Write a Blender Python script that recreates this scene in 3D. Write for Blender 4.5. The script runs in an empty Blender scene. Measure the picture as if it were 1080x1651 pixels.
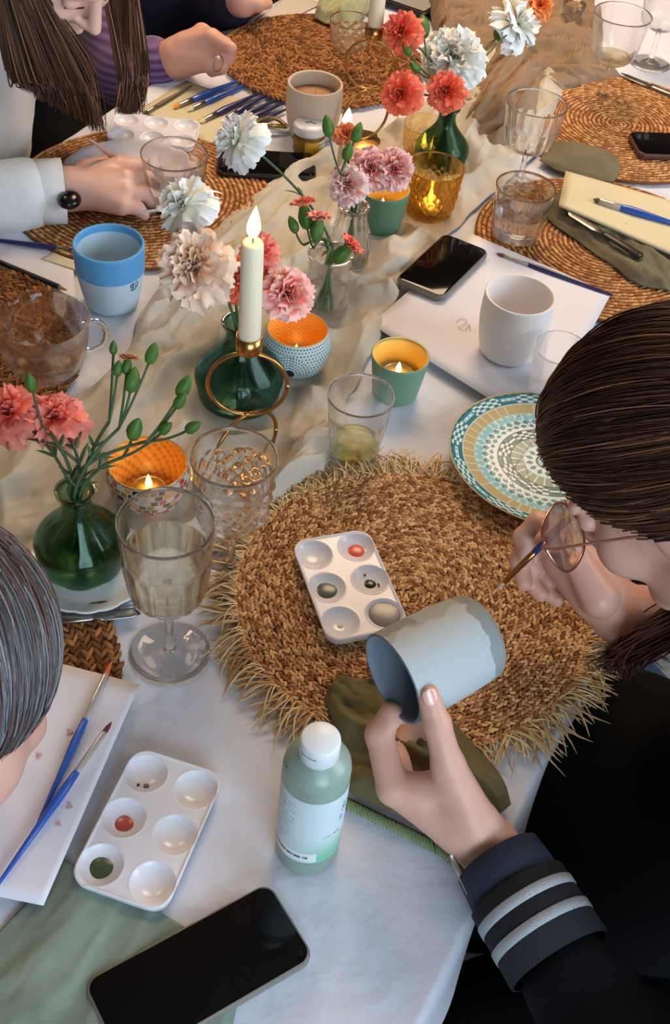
import bpy, math, random
import numpy as np
from mathutils import Vector, Matrix, noise

# ------------------------------------------------------------------ camera, light, exposure
TZ = 0.75                       # height of the table top
CAM_H = 0.92                    # camera height above the table top
TH, RO, FPX = math.radians(45.69), math.radians(6.749), 1872.3
F_ = np.array([0, math.cos(TH), -math.sin(TH)])
_r = np.array([1.0, 0, 0]); _u = np.array([0, math.sin(TH), math.cos(TH)])
R_ = math.cos(RO)*_r + math.sin(RO)*_u
U_ = -math.sin(RO)*_r + math.cos(RO)*_u
CAM = np.array([0, 0, TZ+CAM_H])
SC = bpy.context.scene
COL = SC.collection
cd = bpy.data.cameras.new('camera'); cam = bpy.data.objects.new('camera', cd); COL.objects.link(cam)
cd.sensor_fit = 'VERTICAL'; cd.sensor_height = 24.0; cd.lens = 24.0*FPX/1651.0
cd.clip_start = 0.02; cd.clip_end = 60
cam.matrix_world = Matrix(((R_[0], U_[0], -F_[0], CAM[0]), (R_[1], U_[1], -F_[1], CAM[1]), (R_[2], U_[2], -F_[2], CAM[2]), (0, 0, 0, 1)))
cd.dof.use_dof = False
SC.camera = cam
w = bpy.data.worlds.new('world'); SC.world = w; w.use_nodes = True
w.node_tree.nodes['Background'].inputs[0].default_value = (0.62, 0.74, 1.0, 1)
w.node_tree.nodes['Background'].inputs[1].default_value = 0.55
SC.view_settings.view_transform = 'Standard'; SC.view_settings.look = 'None'
SC.view_settings.exposure = 0.15; SC.view_settings.gamma = 1.0; SC.view_settings.use_curve_mapping = False
SC.cycles.max_bounces = 14; SC.cycles.transmission_bounces = 12; SC.cycles.transparent_max_bounces = 16
SC.cycles.diffuse_bounces = 3; SC.cycles.glossy_bounces = 5; SC.cycles.sample_clamp_indirect = 4.0

def area(name, loc, target, sx, sy, power, color):
    l = bpy.data.lights.new(name, 'AREA'); l.shape = 'RECTANGLE'; l.size = sx; l.size_y = sy
    l.energy = power; l.color = color
    o = bpy.data.objects.new(name, l); COL.objects.link(o); o.location = loc
    o.rotation_euler = (Vector(target)-Vector(loc)).to_track_quat('-Z', 'Y').to_euler()
    return o
# daylight through the windows behind the viewer, warm ceiling lamp over the far end of the table
area('window_daylight_back', (1.0, -1.93, 1.75), (0.4, 1.2, 0.7), 1.7, 1.5, 72, (0.66, 0.83, 1.0))
area('window_daylight_right', (2.43, 0.6, 1.75), (0.0, 1.0, 0.75), 1.5, 1.5, 48, (0.78, 0.89, 1.0))
area('ceiling_lamp_light', (0.2, 2.7, 2.5), (0.1, 2.2, 0.75), 0.9, 0.9, 38, (1.0, 0.70, 0.45))
area('ceiling_lamp_light_far', (-1.2, 2.4, 2.5), (0.0, 1.8, 0.75), 0.6, 0.6, 10, (1.0, 0.76, 0.55))

# ------------------------------------------------------------------ helpers
def W(px, py, z=0.0):
    """point at height z above the table top on the sight line of a photograph pixel"""
    d = F_*FPX + R_*(px-540) - U_*(py-825.5)
    t = (z-CAM_H)/d[2]
    p = CAM+t*d
    return np.array([p[0], p[1], TZ+z])
def DP(px, py, depth):
    d = F_ + R_*(px-540)/FPX - U_*(py-825.5)/FPX
    return CAM + d*depth
def depth_of(p): return float((np.array(p)-CAM) @ F_)
def lin(c):
    r = []
    for v in c[:3]:
        v = v/255.0
        r.append(v/12.92 if v <= 0.04045 else ((v+0.055)/1.055)**2.4)
    return tuple(r)
_M = {}
def mat(name, rgb=None, rough=0.5, metal=0.0, spec=0.5, emit=0.0, ecol=None, trans=0.0, ior=1.45, sss=0.0, bump=0.0, bscale=200.0,
        var=0.0, vscale=20.0, var2=None, attr=None, sheen=0.0, coat=0.0, wave=None, alpha=1.0, stretch=None, bdist=0.002):
    if name in _M: return _M[name]
    m = bpy.data.materials.new(name); m.use_nodes = True
    nt = m.node_tree; N = nt.nodes; L = nt.links
    b = N['Principled BSDF']
    c = lin(rgb) if rgb is not None else (0.5, 0.5, 0.5)
    b.inputs['Base Color'].default_value = (*c, 1)
    b.inputs['Roughness'].default_value = rough; b.inputs['Metallic'].default_value = metal
    b.inputs['Specular IOR Level'].default_value = spec; b.inputs['IOR'].default_value = ior
    b.inputs['Transmission Weight'].default_value = trans
    if sss: b.inputs['Subsurface Weight'].default_value = sss; b.inputs['Subsurface Radius'].default_value = (0.012, 0.006, 0.003) ; b.inputs['Subsurface Scale'].default_value = 0.6
    if sheen: b.inputs['Sheen Weight'].default_value = sheen
    if coat: b.inputs['Coat Weight'].default_value = coat; b.inputs['Coat Roughness'].default_value = 0.08
    if emit: b.inputs['Emission Strength'].default_value = emit; b.inputs['Emission Color'].default_value = (*lin(ecol or rgb), 1)
    tc = N.new('ShaderNodeTexCoord'); src = tc.outputs['Object']
    if stretch:
        mp = N.new('ShaderNodeMapping'); mp.inputs['Scale'].default_value = stretch; L.new(src, mp.inputs[0]); src = mp.outputs[0]
    base = None
    if attr:
        a = N.new('ShaderNodeAttribute'); a.attribute_name = attr; base = a.outputs['Color']
    if var:
        n = N.new('ShaderNodeTexNoise'); n.inputs['Scale'].default_value = vscale; n.inputs['Detail'].default_value = 6
        L.new(src, n.inputs['Vector'])
        mr = N.new('ShaderNodeMapRange'); mr.inputs[1].default_value = 0.35; mr.inputs[2].default_value = 0.65
        L.new(n.outputs['Fac'], mr.inputs[0])
        mx = N.new('ShaderNodeMix'); mx.data_type = 'RGBA'; mx.inputs[7].default_value = (*(lin(var2) if var2 else tuple(k*(1-var) for k in c)), 1)
        if base: L.new(base, mx.inputs[6])
        else: mx.inputs[6].default_value = (*c, 1)
        mul = N.new('ShaderNodeMath'); mul.operation = 'MULTIPLY'; mul.inputs[1].default_value = var if var2 else 1.0
        L.new(mr.outputs[0], mul.inputs[0]); L.new(mul.outputs[0], mx.inputs[0])
        base = mx.outputs[2]
    if base: L.new(base, b.inputs['Base Color'])
    if bump:
        n = N.new('ShaderNodeTexNoise'); n.inputs['Scale'].default_value = bscale; n.inputs['Detail'].default_value = 4
        L.new(src, n.inputs['Vector']); h = n.outputs['Fac']
        if wave:
            for ax in 'XY':
                wv = N.new('ShaderNodeTexWave'); wv.inputs['Scale'].default_value = wave; wv.bands_direction = ax; wv.inputs['Distortion'].default_value = 1.5
                L.new(src, wv.inputs['Vector'])
                ad = N.new('ShaderNodeMath'); ad.operation = 'MULTIPLY_ADD'; ad.inputs[1].default_value = 0.35
                L.new(wv.outputs['Fac'], ad.inputs[0]); L.new(h, ad.inputs[2]); h = ad.outputs[0]
        bp = N.new('ShaderNodeBump'); bp.inputs['Strength'].default_value = bump; bp.inputs['Distance'].default_value = bdist
        L.new(h, bp.inputs['Height']); L.new(bp.outputs[0], b.inputs['Normal'])
    _M[name] = m
    return m
def glass(name, rgb=(255, 255, 255), rough=0.0, ior=1.45, see=0.5):
    """glass: refracting glass mixed with a clear pass-through so that it also lets light reach the table"""
    if name in _M: return _M[name]
    m = bpy.data.materials.new(name); m.use_nodes = True
    nt = m.node_tree; N = nt.nodes; L = nt.links; N.remove(N['Principled BSDF'])
    g = N.new('ShaderNodeBsdfGlass'); g.inputs['Color'].default_value = (*lin(rgb), 1); g.inputs['IOR'].default_value = ior; g.inputs['Roughness'].default_value = rough
    t = N.new('ShaderNodeBsdfTransparent'); t.inputs['Color'].default_value = (*lin(rgb), 1)
    x = N.new('ShaderNodeMixShader'); x.inputs[0].default_value = 1-see
    L.new(t.outputs[0], x.inputs[1]); L.new(g.outputs[0], x.inputs[2]); L.new(x.outputs[0], N['Material Output'].inputs[0])
    _M[name] = m
    return m

class MB:
    def __init__(s): s.v = []; s.f = []; s.c = None; s.n = 0
    def add(s, v, f, c=None):
        v = np.asarray(v, float).reshape(-1, 3)
        s.v.append(v); s.f += [tuple(int(i)+s.n for i in q) for q in f]; s.n += len(v)
        if c is not None:
            if s.c is None: s.c = []
            s.c.append(np.broadcast_to(np.asarray(c, float), (len(v), 3)))
        return s
    def grid(s, P, closeu=False, closev=False, c=None, flip=False):
        P = np.asarray(P); a, b = P.shape[:2]
        i = np.arange(a if closeu else a-1)[:, None]; j = np.arange(b if closev else b-1)[None, :]
        i2 = (i+1) % a; j2 = (j+1) % b
        q = np.stack([i*b+j+0*i, i2*b+j, i2*b+j2, i*b+j2], -1).reshape(-1, 4)
        if flip: q = q[:, ::-1]
        return s.add(P.reshape(-1, 3), q.tolist(), None if c is None else np.asarray(c).reshape(-1, 3))
    def lathe(s, prof, n=48, mod=None, cap0=True, cap1=True, c=None, modrows=None):
        """prof: list of (r, z), from bottom centre outwards and up"""
        prof = np.array(prof, float); th = np.linspace(0, 2*math.pi, n, endpoint=False)
        P = np.zeros((len(prof), n, 3))
        rr = prof[:, 0][:, None]*np.ones(n)
        if mod:
            mm_ = mod(prof[:, 1][:, None], th[None, :])*np.ones_like(rr)
            if modrows: mm_[modrows:] = 1
            rr = rr*mm_
        P[..., 0] = rr*np.cos(th); P[..., 1] = rr*np.sin(th); P[..., 2] = prof[:, 1][:, None]
        b0 = s.n
        s.grid(P, closev=True, flip=True, c=c)
        if cap0: s.f.append(tuple(b0+k for k in range(n))[::-1])
        if cap1: s.f.append(tuple(b0+(len(prof)-1)*n+k for k in range(n)))
        return s
    def tube(s, pts, r, n=8, c=None, flat=1.0):
        pts = np.array(pts, float); k = len(pts)
        r = np.broadcast_to(np.asarray(r, float), (k,))
        T = np.gradient(pts, axis=0); T /= np.linalg.norm(T, axis=1)[:, None]+1e-12
        ref = np.array([0, 0, 1.0]) if abs(T[0][2]) < 0.9 else np.array([1.0, 0, 0])
        A = np.cross(T, ref); A /= np.linalg.norm(A, axis=1)[:, None]+1e-9
        for i in range(1, k):
            a = A[i-1]-T[i]*(A[i-1] @ T[i]); A[i] = a/(np.linalg.norm(a)+1e-12)
        B = np.cross(T, A)
        th = np.linspace(0, 2*math.pi, n, endpoint=False)
        P = pts[:, None]+r[:, None, None]*(A[:, None]*np.cos(th)[None, :, None]+B[:, None]*np.sin(th)[None, :, None]*flat)
        b0 = s.n
        s.grid(P, closev=True, c=None if c is None else np.broadcast_to(np.asarray(c, float), P.shape))
        s.f.append(tuple(b0+i for i in range(n))[::-1]); s.f.append(tuple(b0+(k-1)*n+i for i in range(n)))
        return s
    def box(s, c, d, rot=0.0):
        x, y, z = d[0]/2, d[1]/2, d[2]/2
        v = np.array([(i*x, j*y, k*z) for k in (-1, 1) for j in (-1, 1) for i in (-1, 1)])
        ca, sa = math.cos(rot), math.sin(rot)
        v = np.stack([v[:, 0]*ca-v[:, 1]*sa, v[:, 0]*sa+v[:, 1]*ca, v[:, 2]], 1)+np.array(c)
        return s.add(v, [(0, 2, 3, 1), (4, 5, 7, 6), (0, 1, 5, 4), (2, 6, 7, 3), (0, 4, 6, 2), (1, 3, 7, 5)])
    def ball(s, c, r, n=12, m=8, c_=None):
        r = np.broadcast_to(np.asarray(r, float), (3,))
        ph = np.linspace(1e-3, math.pi-1e-3, m); th = np.linspace(0, 2*math.pi, n, endpoint=False)
        P = np.stack([np.sin(ph)[:, None]*np.cos(th)*r[0], np.sin(ph)[:, None]*np.sin(th)*r[1], np.cos(ph)[:, None]*np.ones(n)*r[2]], -1)+np.array(c)
        b0 = s.n
        s.grid(P, closev=True, c=None if c_ is None else np.broadcast_to(np.asarray(c_, float), P.shape))
        return s
    def build(s, name, material, parent=None, smooth=True, loc=None, rot=None):
        me = bpy.data.meshes.new(name)
        V = np.concatenate(s.v) if s.v else np.zeros((0, 3))
        me.from_pydata(V.tolist(), [], s.f)
        if smooth: me.polygons.foreach_set('use_smooth', [True]*len(me.polygons))
        if s.c is not None and sum(len(x) for x in s.c) == len(V):
            at = me.color_attributes.new('Col', 'FLOAT_COLOR', 'POINT')
            C = np.ones((len(V), 4)); C[:, :3] = np.concatenate(s.c); at.data.foreach_set('color', C.ravel())
        me.validate(); me.update()
        if material: me.materials.append(material)
        o = bpy.data.objects.new(name, me); COL.objects.link(o)
        if parent: o.parent = parent
        if loc is not None: o.location = Vector(loc)
        if rot is not None: o.rotation_euler = rot
        return o
def smooth_by_angle(o, ang=35):
    me = o.data
    import bmesh
    bm = bmesh.new(); bm.from_mesh(me)
    for e in bm.edges:
        if len(e.link_faces) == 2 and e.calc_face_angle(0) > math.radians(ang): e.smooth = False
    bm.to_mesh(me); bm.free()
    return o
def tag(o, label, cat, group=None, kind=None):
    o['label'] = label; o['category'] = cat
    if group: o['group'] = group
    if kind: o['kind'] = kind
    return o
def thing(name, label, cat, loc=(0, 0, 0), rotz=0.0, group=None):
    o = bpy.data.objects.new(name, None); COL.objects.link(o); o.empty_display_size = 0.02
    o.location = Vector(loc); o.rotation_euler = (0, 0, rotz)
    return tag(o, label, cat, group)
def struct(o): o['kind'] = 'structure'; return o
def stuff(o): o['kind'] = 'stuff'; return o
def copy_tree(o, parent=None, loc=None, rotz=None):
    c = o.copy(); COL.objects.link(c); c.parent = parent
    if loc is not None: c.location = Vector(loc)
    if rotz is not None: c.rotation_euler = (0, 0, rotz)
    for ch in [x for x in bpy.data.objects if x.parent == o]: copy_tree(ch, c)
    return c
def bez(p0, p1, p2, n=10):
    t = np.linspace(0, 1, n)[:, None]; p0, p1, p2 = map(np.asarray, (p0, p1, p2))
    return (1-t)**2*p0+2*t*(1-t)*p1+t*t*p2
def catm(pts, n=8):
    pts = [np.asarray(p, float) for p in pts]; P = [2*pts[0]-pts[1]]+pts+[2*pts[-1]-pts[-2]]; out = []
    for i in range(1, len(P)-2):
        for t in np.linspace(0, 1, n, endpoint=False):
            a, b, c, d = P[i-1:i+3]
            out.append(0.5*((2*b)+(-a+c)*t+(2*a-5*b+4*c-d)*t*t+(-a+3*b-3*c+d)*t**3))
    out.append(P[-2]); return np.array(out)
def frame(axis, up=(0, 0, 1)):
    """3x3 with z along axis"""
    z = np.array(axis, float); z /= np.linalg.norm(z)
    x = np.cross(up, z)
    if np.linalg.norm(x) < 1e-6: x = np.array([1.0, 0, 0])
    x /= np.linalg.norm(x); y = np.cross(z, x)
    return np.stack([x, y, z], 1)
def nz(x, y, z=0.0): return noise.noise(Vector((x, y, z)))
def rbox_outline(w_, l_, r, n=8):
    pts = []
    for cx, cy, a0 in ((w_/2-r, l_/2-r, 0), (-w_/2+r, l_/2-r, 90), (-w_/2+r, -l_/2+r, 180), (w_/2-r, -l_/2+r, 270)):
        for k in range(n+1):
            a = math.radians(a0+90*k/n); pts.append((cx+r*math.cos(a), cy+r*math.sin(a)))
    return np.array(pts)
def rslab(mb, w_, l_, h, r, bev, z0=0.0, n=8, nb=4):
    """rounded slab with rounded edges, centred, bottom at z0"""
    rings = []
    for k in range(nb+1):
        a = math.radians(90*k/nb); rings.append((bev*(1-math.sin(a)), z0+bev*(1-math.cos(a))))
    for k in range(nb+1):
        a = math.radians(90*k/nb); rings.append((bev*(1-math.cos(a)), z0+h-bev+bev*math.sin(a)))
    P = []
    for ins, z in rings:
        o = rbox_outline(w_-2*ins, l_-2*ins, max(r-ins, 1e-4), n); P.append(np.column_stack([o, np.full(len(o), z)]))
    P = np.array(P); b0 = mb.n; m = P.shape[1]
    mb.grid(P, closev=True, flip=True)
    mb.f.append(tuple(b0+i for i in range(m))[::-1]); mb.f.append(tuple(b0+(len(P)-1)*m+i for i in range(m)))
    return mb

# ------------------------------------------------------------------ smooth bodies from blended volumes
class Body:
    def __init__(s): s.p = []
    def cone(s, a, b, ra, rb=None, k=0.012): s.p.append(('c', np.array(a, float), np.array(b, float), ra, rb if rb is not None else ra, k)); return s
    def chain(s, pts, rs, k=0.006):
        for i in range(len(pts)-1): s.cone(pts[i], pts[i+1], rs[i], rs[i+1], k)
        return s
    def ell(s, c, r, R=None, k=0.012): s.p.append(('e', np.array(c, float), np.array(R if R is not None else np.eye(3), float), np.array(r, float), None, k)); return s
    def sdf(s, X):
        D = np.full(len(X), 1.0)
        for t, a, b, r, r2, k in s.p:
            if t == 'c': cen = (a+b)/2; br = np.linalg.norm(b-a)/2+max(r, r2)
            else: cen = a; br = r.max()
            m = np.nonzero(((X-cen)**2).sum(1) < (br+0.05)**2)[0]
            if len(m) == 0: continue
            x = X[m]
            if t == 'c':
                ba = b-a; h = np.clip((x-a) @ ba/(ba @ ba+1e-12), 0, 1)
                d = np.sqrt(((x-a-h[:, None]*ba)**2).sum(1))-(r+h*(r2-r))
            else:
                q = (x-a) @ b; k0 = np.sqrt(((q/r)**2).sum(1)); k1 = np.sqrt(((q/r**2)**2).sum(1))+1e-9; d = k0*(k0-1)/k1
            d1 = D[m]; kk = k
            h = np.clip(0.5+0.5*(d1-d)/kk, 0, 1)
            D[m] = d1*(1-h)+d*h-kk*h*(1-h)
        return D
    def build(s, name, material, parent=None, voxel=0.003, iters=3, post=None):
        mb = MB()
        for t, a, b, r, r2, k in s.p:
            if t == 'c':
                L = np.linalg.norm(b-a); R = frame(b-a if L > 1e-6 else (0, 0, 1), (0.123, 0.3, 0.9))
                pr = [(max(r*math.sin(x), 1e-5), -r*math.cos(x)) for x in np.linspace(0.02, math.pi/2, 7)]+[(max(r2*math.cos(x), 1e-5), L+r2*math.sin(x)) for x in np.linspace(0, math.pi/2-0.02, 7)]
                q = MB().lathe(pr, 16); V = np.concatenate(q.v) @ R.T+a; mb.add(V, q.f)
            else:
                q = MB(); pr = [(max(math.sin(x), 1e-5), -math.cos(x)) for x in np.linspace(0.02, math.pi-0.02, 17)]
                q.lathe(pr, 24); V = (np.concatenate(q.v)*r) @ b.T+a; mb.add(V, q.f)
        o = mb.build(name, material, None, smooth=True)
        md = o.modifiers.new('r', 'REMESH'); md.mode = 'VOXEL'; md.voxel_size = voxel; md.use_smooth_shade = True
        dg = bpy.context.evaluated_depsgraph_get(); ev = o.evaluated_get(dg)
        me = bpy.data.meshes.new_from_object(ev); o.modifiers.clear(); old = o.data; o.data = me; bpy.data.meshes.remove(old)
        n = len(me.vertices); X = np.zeros(n*3); me.vertices.foreach_get('co', X); X = X.reshape(-1, 3)
        e = 0.0008
        for it in range(iters):
            d = s.sdf(X)
            g = np.stack([s.sdf(X+np.array(v)*e)-d for v in ((1, 0, 0), (0, 1, 0), (0, 0, 1))], 1)
            ln = np.linalg.norm(g, axis=1)[:, None]+1e-9
            X = X-np.clip(d, -0.006, 0.006)[:, None]*g/ln*0.9
        if post is not None: X = post(X)
        me.vertices.foreach_set('co', X.ravel())
        me.polygons.foreach_set('use_smooth', [True]*len(me.polygons))
        me.update()
        if not me.materials: me.materials.append(material)
        if parent: o.parent = parent
        return o
def strands(name, P, r, material, parent=None, cols=None, n=3):
    """P: (N, K, 3) hair strands -> one mesh of thin tapering tubes"""
    P = np.asarray(P); N, K = P.shape[:2]
    T = np.gradient(P, axis=1); T /= np.linalg.norm(T, axis=2)[..., None]+1e-12
    ref = np.array([0.31, 0.52, 0.79]); A = np.cross(T, ref); A /= np.linalg.norm(A, axis=2)[..., None]+1e-9; B = np.cross(T, A)
    tp = np.clip(np.minimum(1.0, (1.06-np.linspace(0, 1, K))*4), 0.1, 1)*np.asarray(r)
    th = np.linspace(0, 2*math.pi, n, endpoint=False)
    V = P[:, :, None]+tp[None, :, None, None]*(A[:, :, None]*np.cos(th)[:, None]+B[:, :, None]*np.sin(th)[:, None])
    base = (np.arange(N)*K*n)[:, None, None]
    i = np.arange(K-1)[None, :, None]; j = np.arange(n)[None, None, :]; j2 = (j+1) % n
    q = np.stack([base+i*n+j, base+(i+1)*n+j, base+(i+1)*n+j2, base+i*n+j2], -1).reshape(-1, 4)
    me = bpy.data.meshes.new(name)
    nv = N*K*n; nf = len(q)
    me.vertices.add(nv); me.vertices.foreach_set('co', V.ravel())
    me.loops.add(nf*4); me.loops.foreach_set('vertex_index', q.ravel().astype(np.int32))
    me.polygons.add(nf); me.polygons.foreach_set('loop_start', (np.arange(nf)*4).astype(np.int32))
    me.update(calc_edges=True)
    me.polygons.foreach_set('use_smooth', [True]*nf)
    if cols is not None:
        at = me.color_attributes.new('Col', 'FLOAT_COLOR', 'POINT'); C = np.ones((N, K*n, 4)); C[:, :, :3] = np.asarray(cols)[:, None, :]; at.data.foreach_set('color', C.ravel())
    me.materials.append(material)
    o = bpy.data.objects.new(name, me); COL.objects.link(o); o.parent = parent
    return o
# ------------------------------------------------------------------ materials
m_cloth = mat('white_linen', (212, 216, 228), 0.9, bump=0.5, bscale=60, sheen=0.1, bdist=0.003)
m_gauze = mat('beige_gauze', (214, 208, 194), 0.95, bump=0.8, bscale=90, wave=240, var=0.6, vscale=6, var2=(164, 150, 128), bdist=0.0008)
m_taupe = mat('taupe_gauze', (150, 124, 98), 0.95, bump=0.6, bscale=420, wave=240, bdist=0.0008)
m_sage = mat('sage_linen', (138, 157, 144), 0.95, bump=0.5, bscale=500, wave=300, var=0.3, vscale=14, bdist=0.0008)
m_olive = mat('olive_linen', (112, 104, 68), 0.95, bump=0.5, bscale=400, wave=300, var=0.3, vscale=20, bdist=0.0008)
m_olive2 = mat('grey_olive_linen', (122, 114, 88), 0.95, bump=0.5, bscale=400, wave=300, var=0.3, vscale=20, bdist=0.0008)
m_jute = mat('jute', rough=0.85, attr='Col', spec=0.2)
m_vc = mat('painted_ceramic', rough=0.25, attr='Col')
m_vcm = mat('printed_label', rough=0.5, attr='Col')
m_petal = mat('petal', rough=0.6, attr='Col', sss=0.12)
m_green = mat('stem_green', (70, 98, 62), 0.55)
m_calyx = mat('calyx_green', (80, 122, 42), 0.5, var=0.7, vscale=70, var2=(46, 84, 40))
m_paper = mat('paper', (226, 226, 236), 0.8)
m_cream_paper = mat('cream_paper', (214, 204, 168), 0.8)
m_wood = mat('table_wood', (120, 82, 52), 0.6, var=0.5, vscale=6, stretch=(1, 8, 1))
m_black = mat('black_glass', (6, 6, 8), 0.06, spec=0.35)
m_case = mat('clear_grey_case', (120, 116, 108), 0.3)
m_brass = mat('brass', (178, 134, 78), 0.28, metal=1.0)
m_steel = mat('steel', (150, 146, 140), 0.3, metal=1.0)
m_wax = mat('cream_wax', (236, 226, 196), 0.45, sss=0.4)
m_wick = mat('wick', (30, 24, 20), 0.9)
m_flame = mat('flame', (255, 214, 120), emit=11.0, ecol=(255, 212, 130))
m_flame2 = mat('tealight_flame', (255, 190, 90), emit=16.0, ecol=(255, 180, 84))
m_bluep = mat('blue_lacquer', (38, 86, 176), 0.25, coat=0.4)
m_navyp = mat('navy_lacquer', (40, 48, 98), 0.3, coat=0.3)
m_plastic = mat('white_plastic', (222, 222, 230), 0.22, sss=0.1)
m_glass = glass('clear_glass', (255, 255, 255), see=0.1)
m_glassthin = glass('thin_clear_glass', (255, 255, 255), see=0.45)
m_greenglass = glass('green_glass', (206, 224, 212), see=0.35)
m_darkgreenglass = glass('dark_green_glass', (190, 214, 204), see=0.35)
m_wine = glass('white_wine', (255, 254, 243), ior=1.34, see=0.5)
m_water = glass('water', (255, 255, 255), ior=1.33, see=0.1)

# ------------------------------------------------------------------ room shell
def box_obj(name, c, d, m, parent=None): return MB().box(c, d).build(name, m, parent, smooth=False)
m_wall = mat('wall_paint', (142, 124, 106), 0.9, var=0.1, vscale=3)
m_floor = mat('dark_floor', (74, 58, 48), 0.6)
struct(box_obj('ceiling', (0, 1.5, 2.72), (5.2, 7.2, 0.04), mat('ceiling_paint', (170, 156, 140), 0.9)))
fl = struct(box_obj('floor', (0, 1.5, -0.06), (5.2, 7.2, 0.06), m_floor))
m_board = mat('floor_board', (84, 66, 54), 0.5, var=0.5, vscale=5, stretch=(6, 1, 1))
k = 0
for i in range(28):
    for j in range(3):
        b = box_obj('board', (0, 0, 0), (0.176, 2.38, 0.03), m_board, fl) if k == 0 else b0.copy()
        if k == 0: b0 = b
        else: COL.objects.link(b)
        b.location = (-2.45+i*0.18, -0.9+j*2.4+(i % 3)*0.2-0.2, -0.015); k += 1
struct(box_obj('wall_far', (0, 5.02, 1.33), (5.0, 0.06, 2.74), m_wall))
struct(box_obj('wall_left', (-2.53, 1.5, 1.33), (0.06, 7.1, 2.74), m_wall))
def wall_with_window(name, axis, pos, lo, hi, wlo, whi, zlo, zhi):
    mb = MB()
    def seg(a0, a1, z0, z1):
        c, s_ = (a0+a1)/2, a1-a0
        if axis == 'y': mb.box((c, pos, (z0+z1)/2), (s_, 0.06, z1-z0))
        else: mb.box((pos, c, (z0+z1)/2), (0.06, s_, z1-z0))
    seg(lo, wlo, -0.04, 2.7); seg(whi, hi, -0.04, 2.7); seg(wlo, whi, -0.04, zlo); seg(wlo, whi, zhi, 2.7)
    return struct(mb.build(name, m_wall, smooth=False))
wall_with_window('wall_back', 'y', -2.03, -2.5, 2.5, 0.1, 1.9, 0.95, 2.5)
wall_with_window('wall_right', 'x', 2.53, -2.0, 4.98, -0.2, 1.4, 0.95, 2.5)
m_frame = mat('window_frame_paint', (230, 228, 222), 0.5)
def window(name, axis, pos, a0, a1, z0, z1):
    mb = MB(); t = 0.05
    for (p, q, r_, s_) in ((a0, a0+t, z0, z1), (a1-t, a1, z0, z1), (a0, a1, z0, z0+t), (a0, a1, z1-t, z1), ((a0+a1)/2-0.02, (a0+a1)/2+0.02, z0, z1)):
        if axis == 'y': mb.box(((p+q)/2, pos, (r_+s_)/2), (q-p, 0.05, s_-r_))
        else: mb.box((pos, (p+q)/2, (r_+s_)/2), (0.05, q-p, s_-r_))
    o = struct(mb.build(name, m_frame, smooth=False))
    g = MB()
    if axis == 'y': g.box(((a0+a1)/2, pos-0.012, (z0+z1)/2), (a1-a0, 0.004, z1-z0))
    else: g.box((pos+0.012, (a0+a1)/2, (z0+z1)/2), (0.004, a1-a0, z1-z0))
    g.build('pane', m_glassthin, o, smooth=False)
window('window_1', 'y', -2.03, 0.1, 1.9, 0.95, 2.5)
window('window_2', 'x', 2.53, -0.2, 1.4, 0.95, 2.5)

# ------------------------------------------------------------------ table and its cloth
UA = math.radians(23.0); un = np.array([math.sin(UA), math.cos(UA)]); nn = np.array([math.cos(UA), -math.sin(UA)])
S0, S1, T0, T1 = -1.08, -0.035, 0.13, 3.3
def st(s, t, z=0.0): return np.array([nn[0]*s+un[0]*t, nn[1]*s+un[1]*t, TZ+z])
tb = thing('dining_table', 'long wooden dining table hidden under the white linen cloth', 'table', tuple(st((S0+S1)/2, (T0+T1)/2)-np.array([0, 0, TZ])), -UA)
MB().box((0, 0, TZ-0.026), (S1-S0-0.03, T1-T0-0.03, 0.035)).build('tabletop', m_wood, tb, smooth=False)
for a in (-1, 1):
    for b_ in (-1, 1):
        MB().box((a*((S1-S0)/2-0.09), b_*((T1-T0)/2-0.12), (TZ-0.045)/2), (0.07, 0.07, TZ-0.045)).build('leg', m_wood, tb, smooth=False)
# cloth: top plus hanging skirts, wrinkled
def cloth_top():
    drop = 0.13; na, nb_ = 230, 620
    svals = np.concatenate([S0-0.001+np.zeros(8), np.linspace(S0, S1, na), S1+0.001+np.zeros(8)])
    szs = np.concatenate([-np.linspace(drop, 0.02, 8), np.zeros(na), -np.linspace(0.02, drop, 8)])
    tvals = np.concatenate([T0+np.zeros(6), np.linspace(T0, T1, nb_), T1+np.zeros(6)])
    tzs = np.concatenate([-np.linspace(drop, 0.02, 6), np.zeros(nb_), -np.linspace(0.02, drop, 6)])
    P = np.zeros((len(svals), len(tvals), 3))
    for i, (s, zs) in enumerate(zip(svals, szs)):
        for j, (t, zt) in enumerate(zip(tvals, tzs)):
            z = min(zs, zt); out_s = out_t = 0.0
            if zs < 0:
                out_s = (0.003+0.02*(-zs)+0.006*math.sin(t*34+2*nz(t*3, 1.0))*(-zs)/drop)*(1 if s > -0.5 else -1)
            if zt < 0: out_t = (0.012+0.10*(-zt)+0.015*math.sin(s*30)*(-zt)/drop)*(1 if t > 1 else -1)
            p = st(s+out_s, t+out_t, 0)
            if z == 0:
                x, y = p[0], p[1]
                e = min(s-S0, S1-s, t-T0, T1-t)
                q = nz(x*6, y*6, 1.0); zz = 0.0006*nz(x*24, y*24, 3.0)+0.0011*max(0, 1-abs(nz(x*9+q, y*15+q, 7.0))*2.6)+.0006*max(0, 1-abs(nz(x*26+q, y*22-q, 5.0))*2.4)-.0008
                z = zz-0.0015
            P[i, j] = (p[0], p[1], TZ+z)
    return P
o = MB().grid(cloth_top(), flip=False).build('tablecloth', m_cloth)
tag(o, 'white crinkled linen tablecloth with a hanging hem covering the long table', 'tablecloth')

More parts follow.
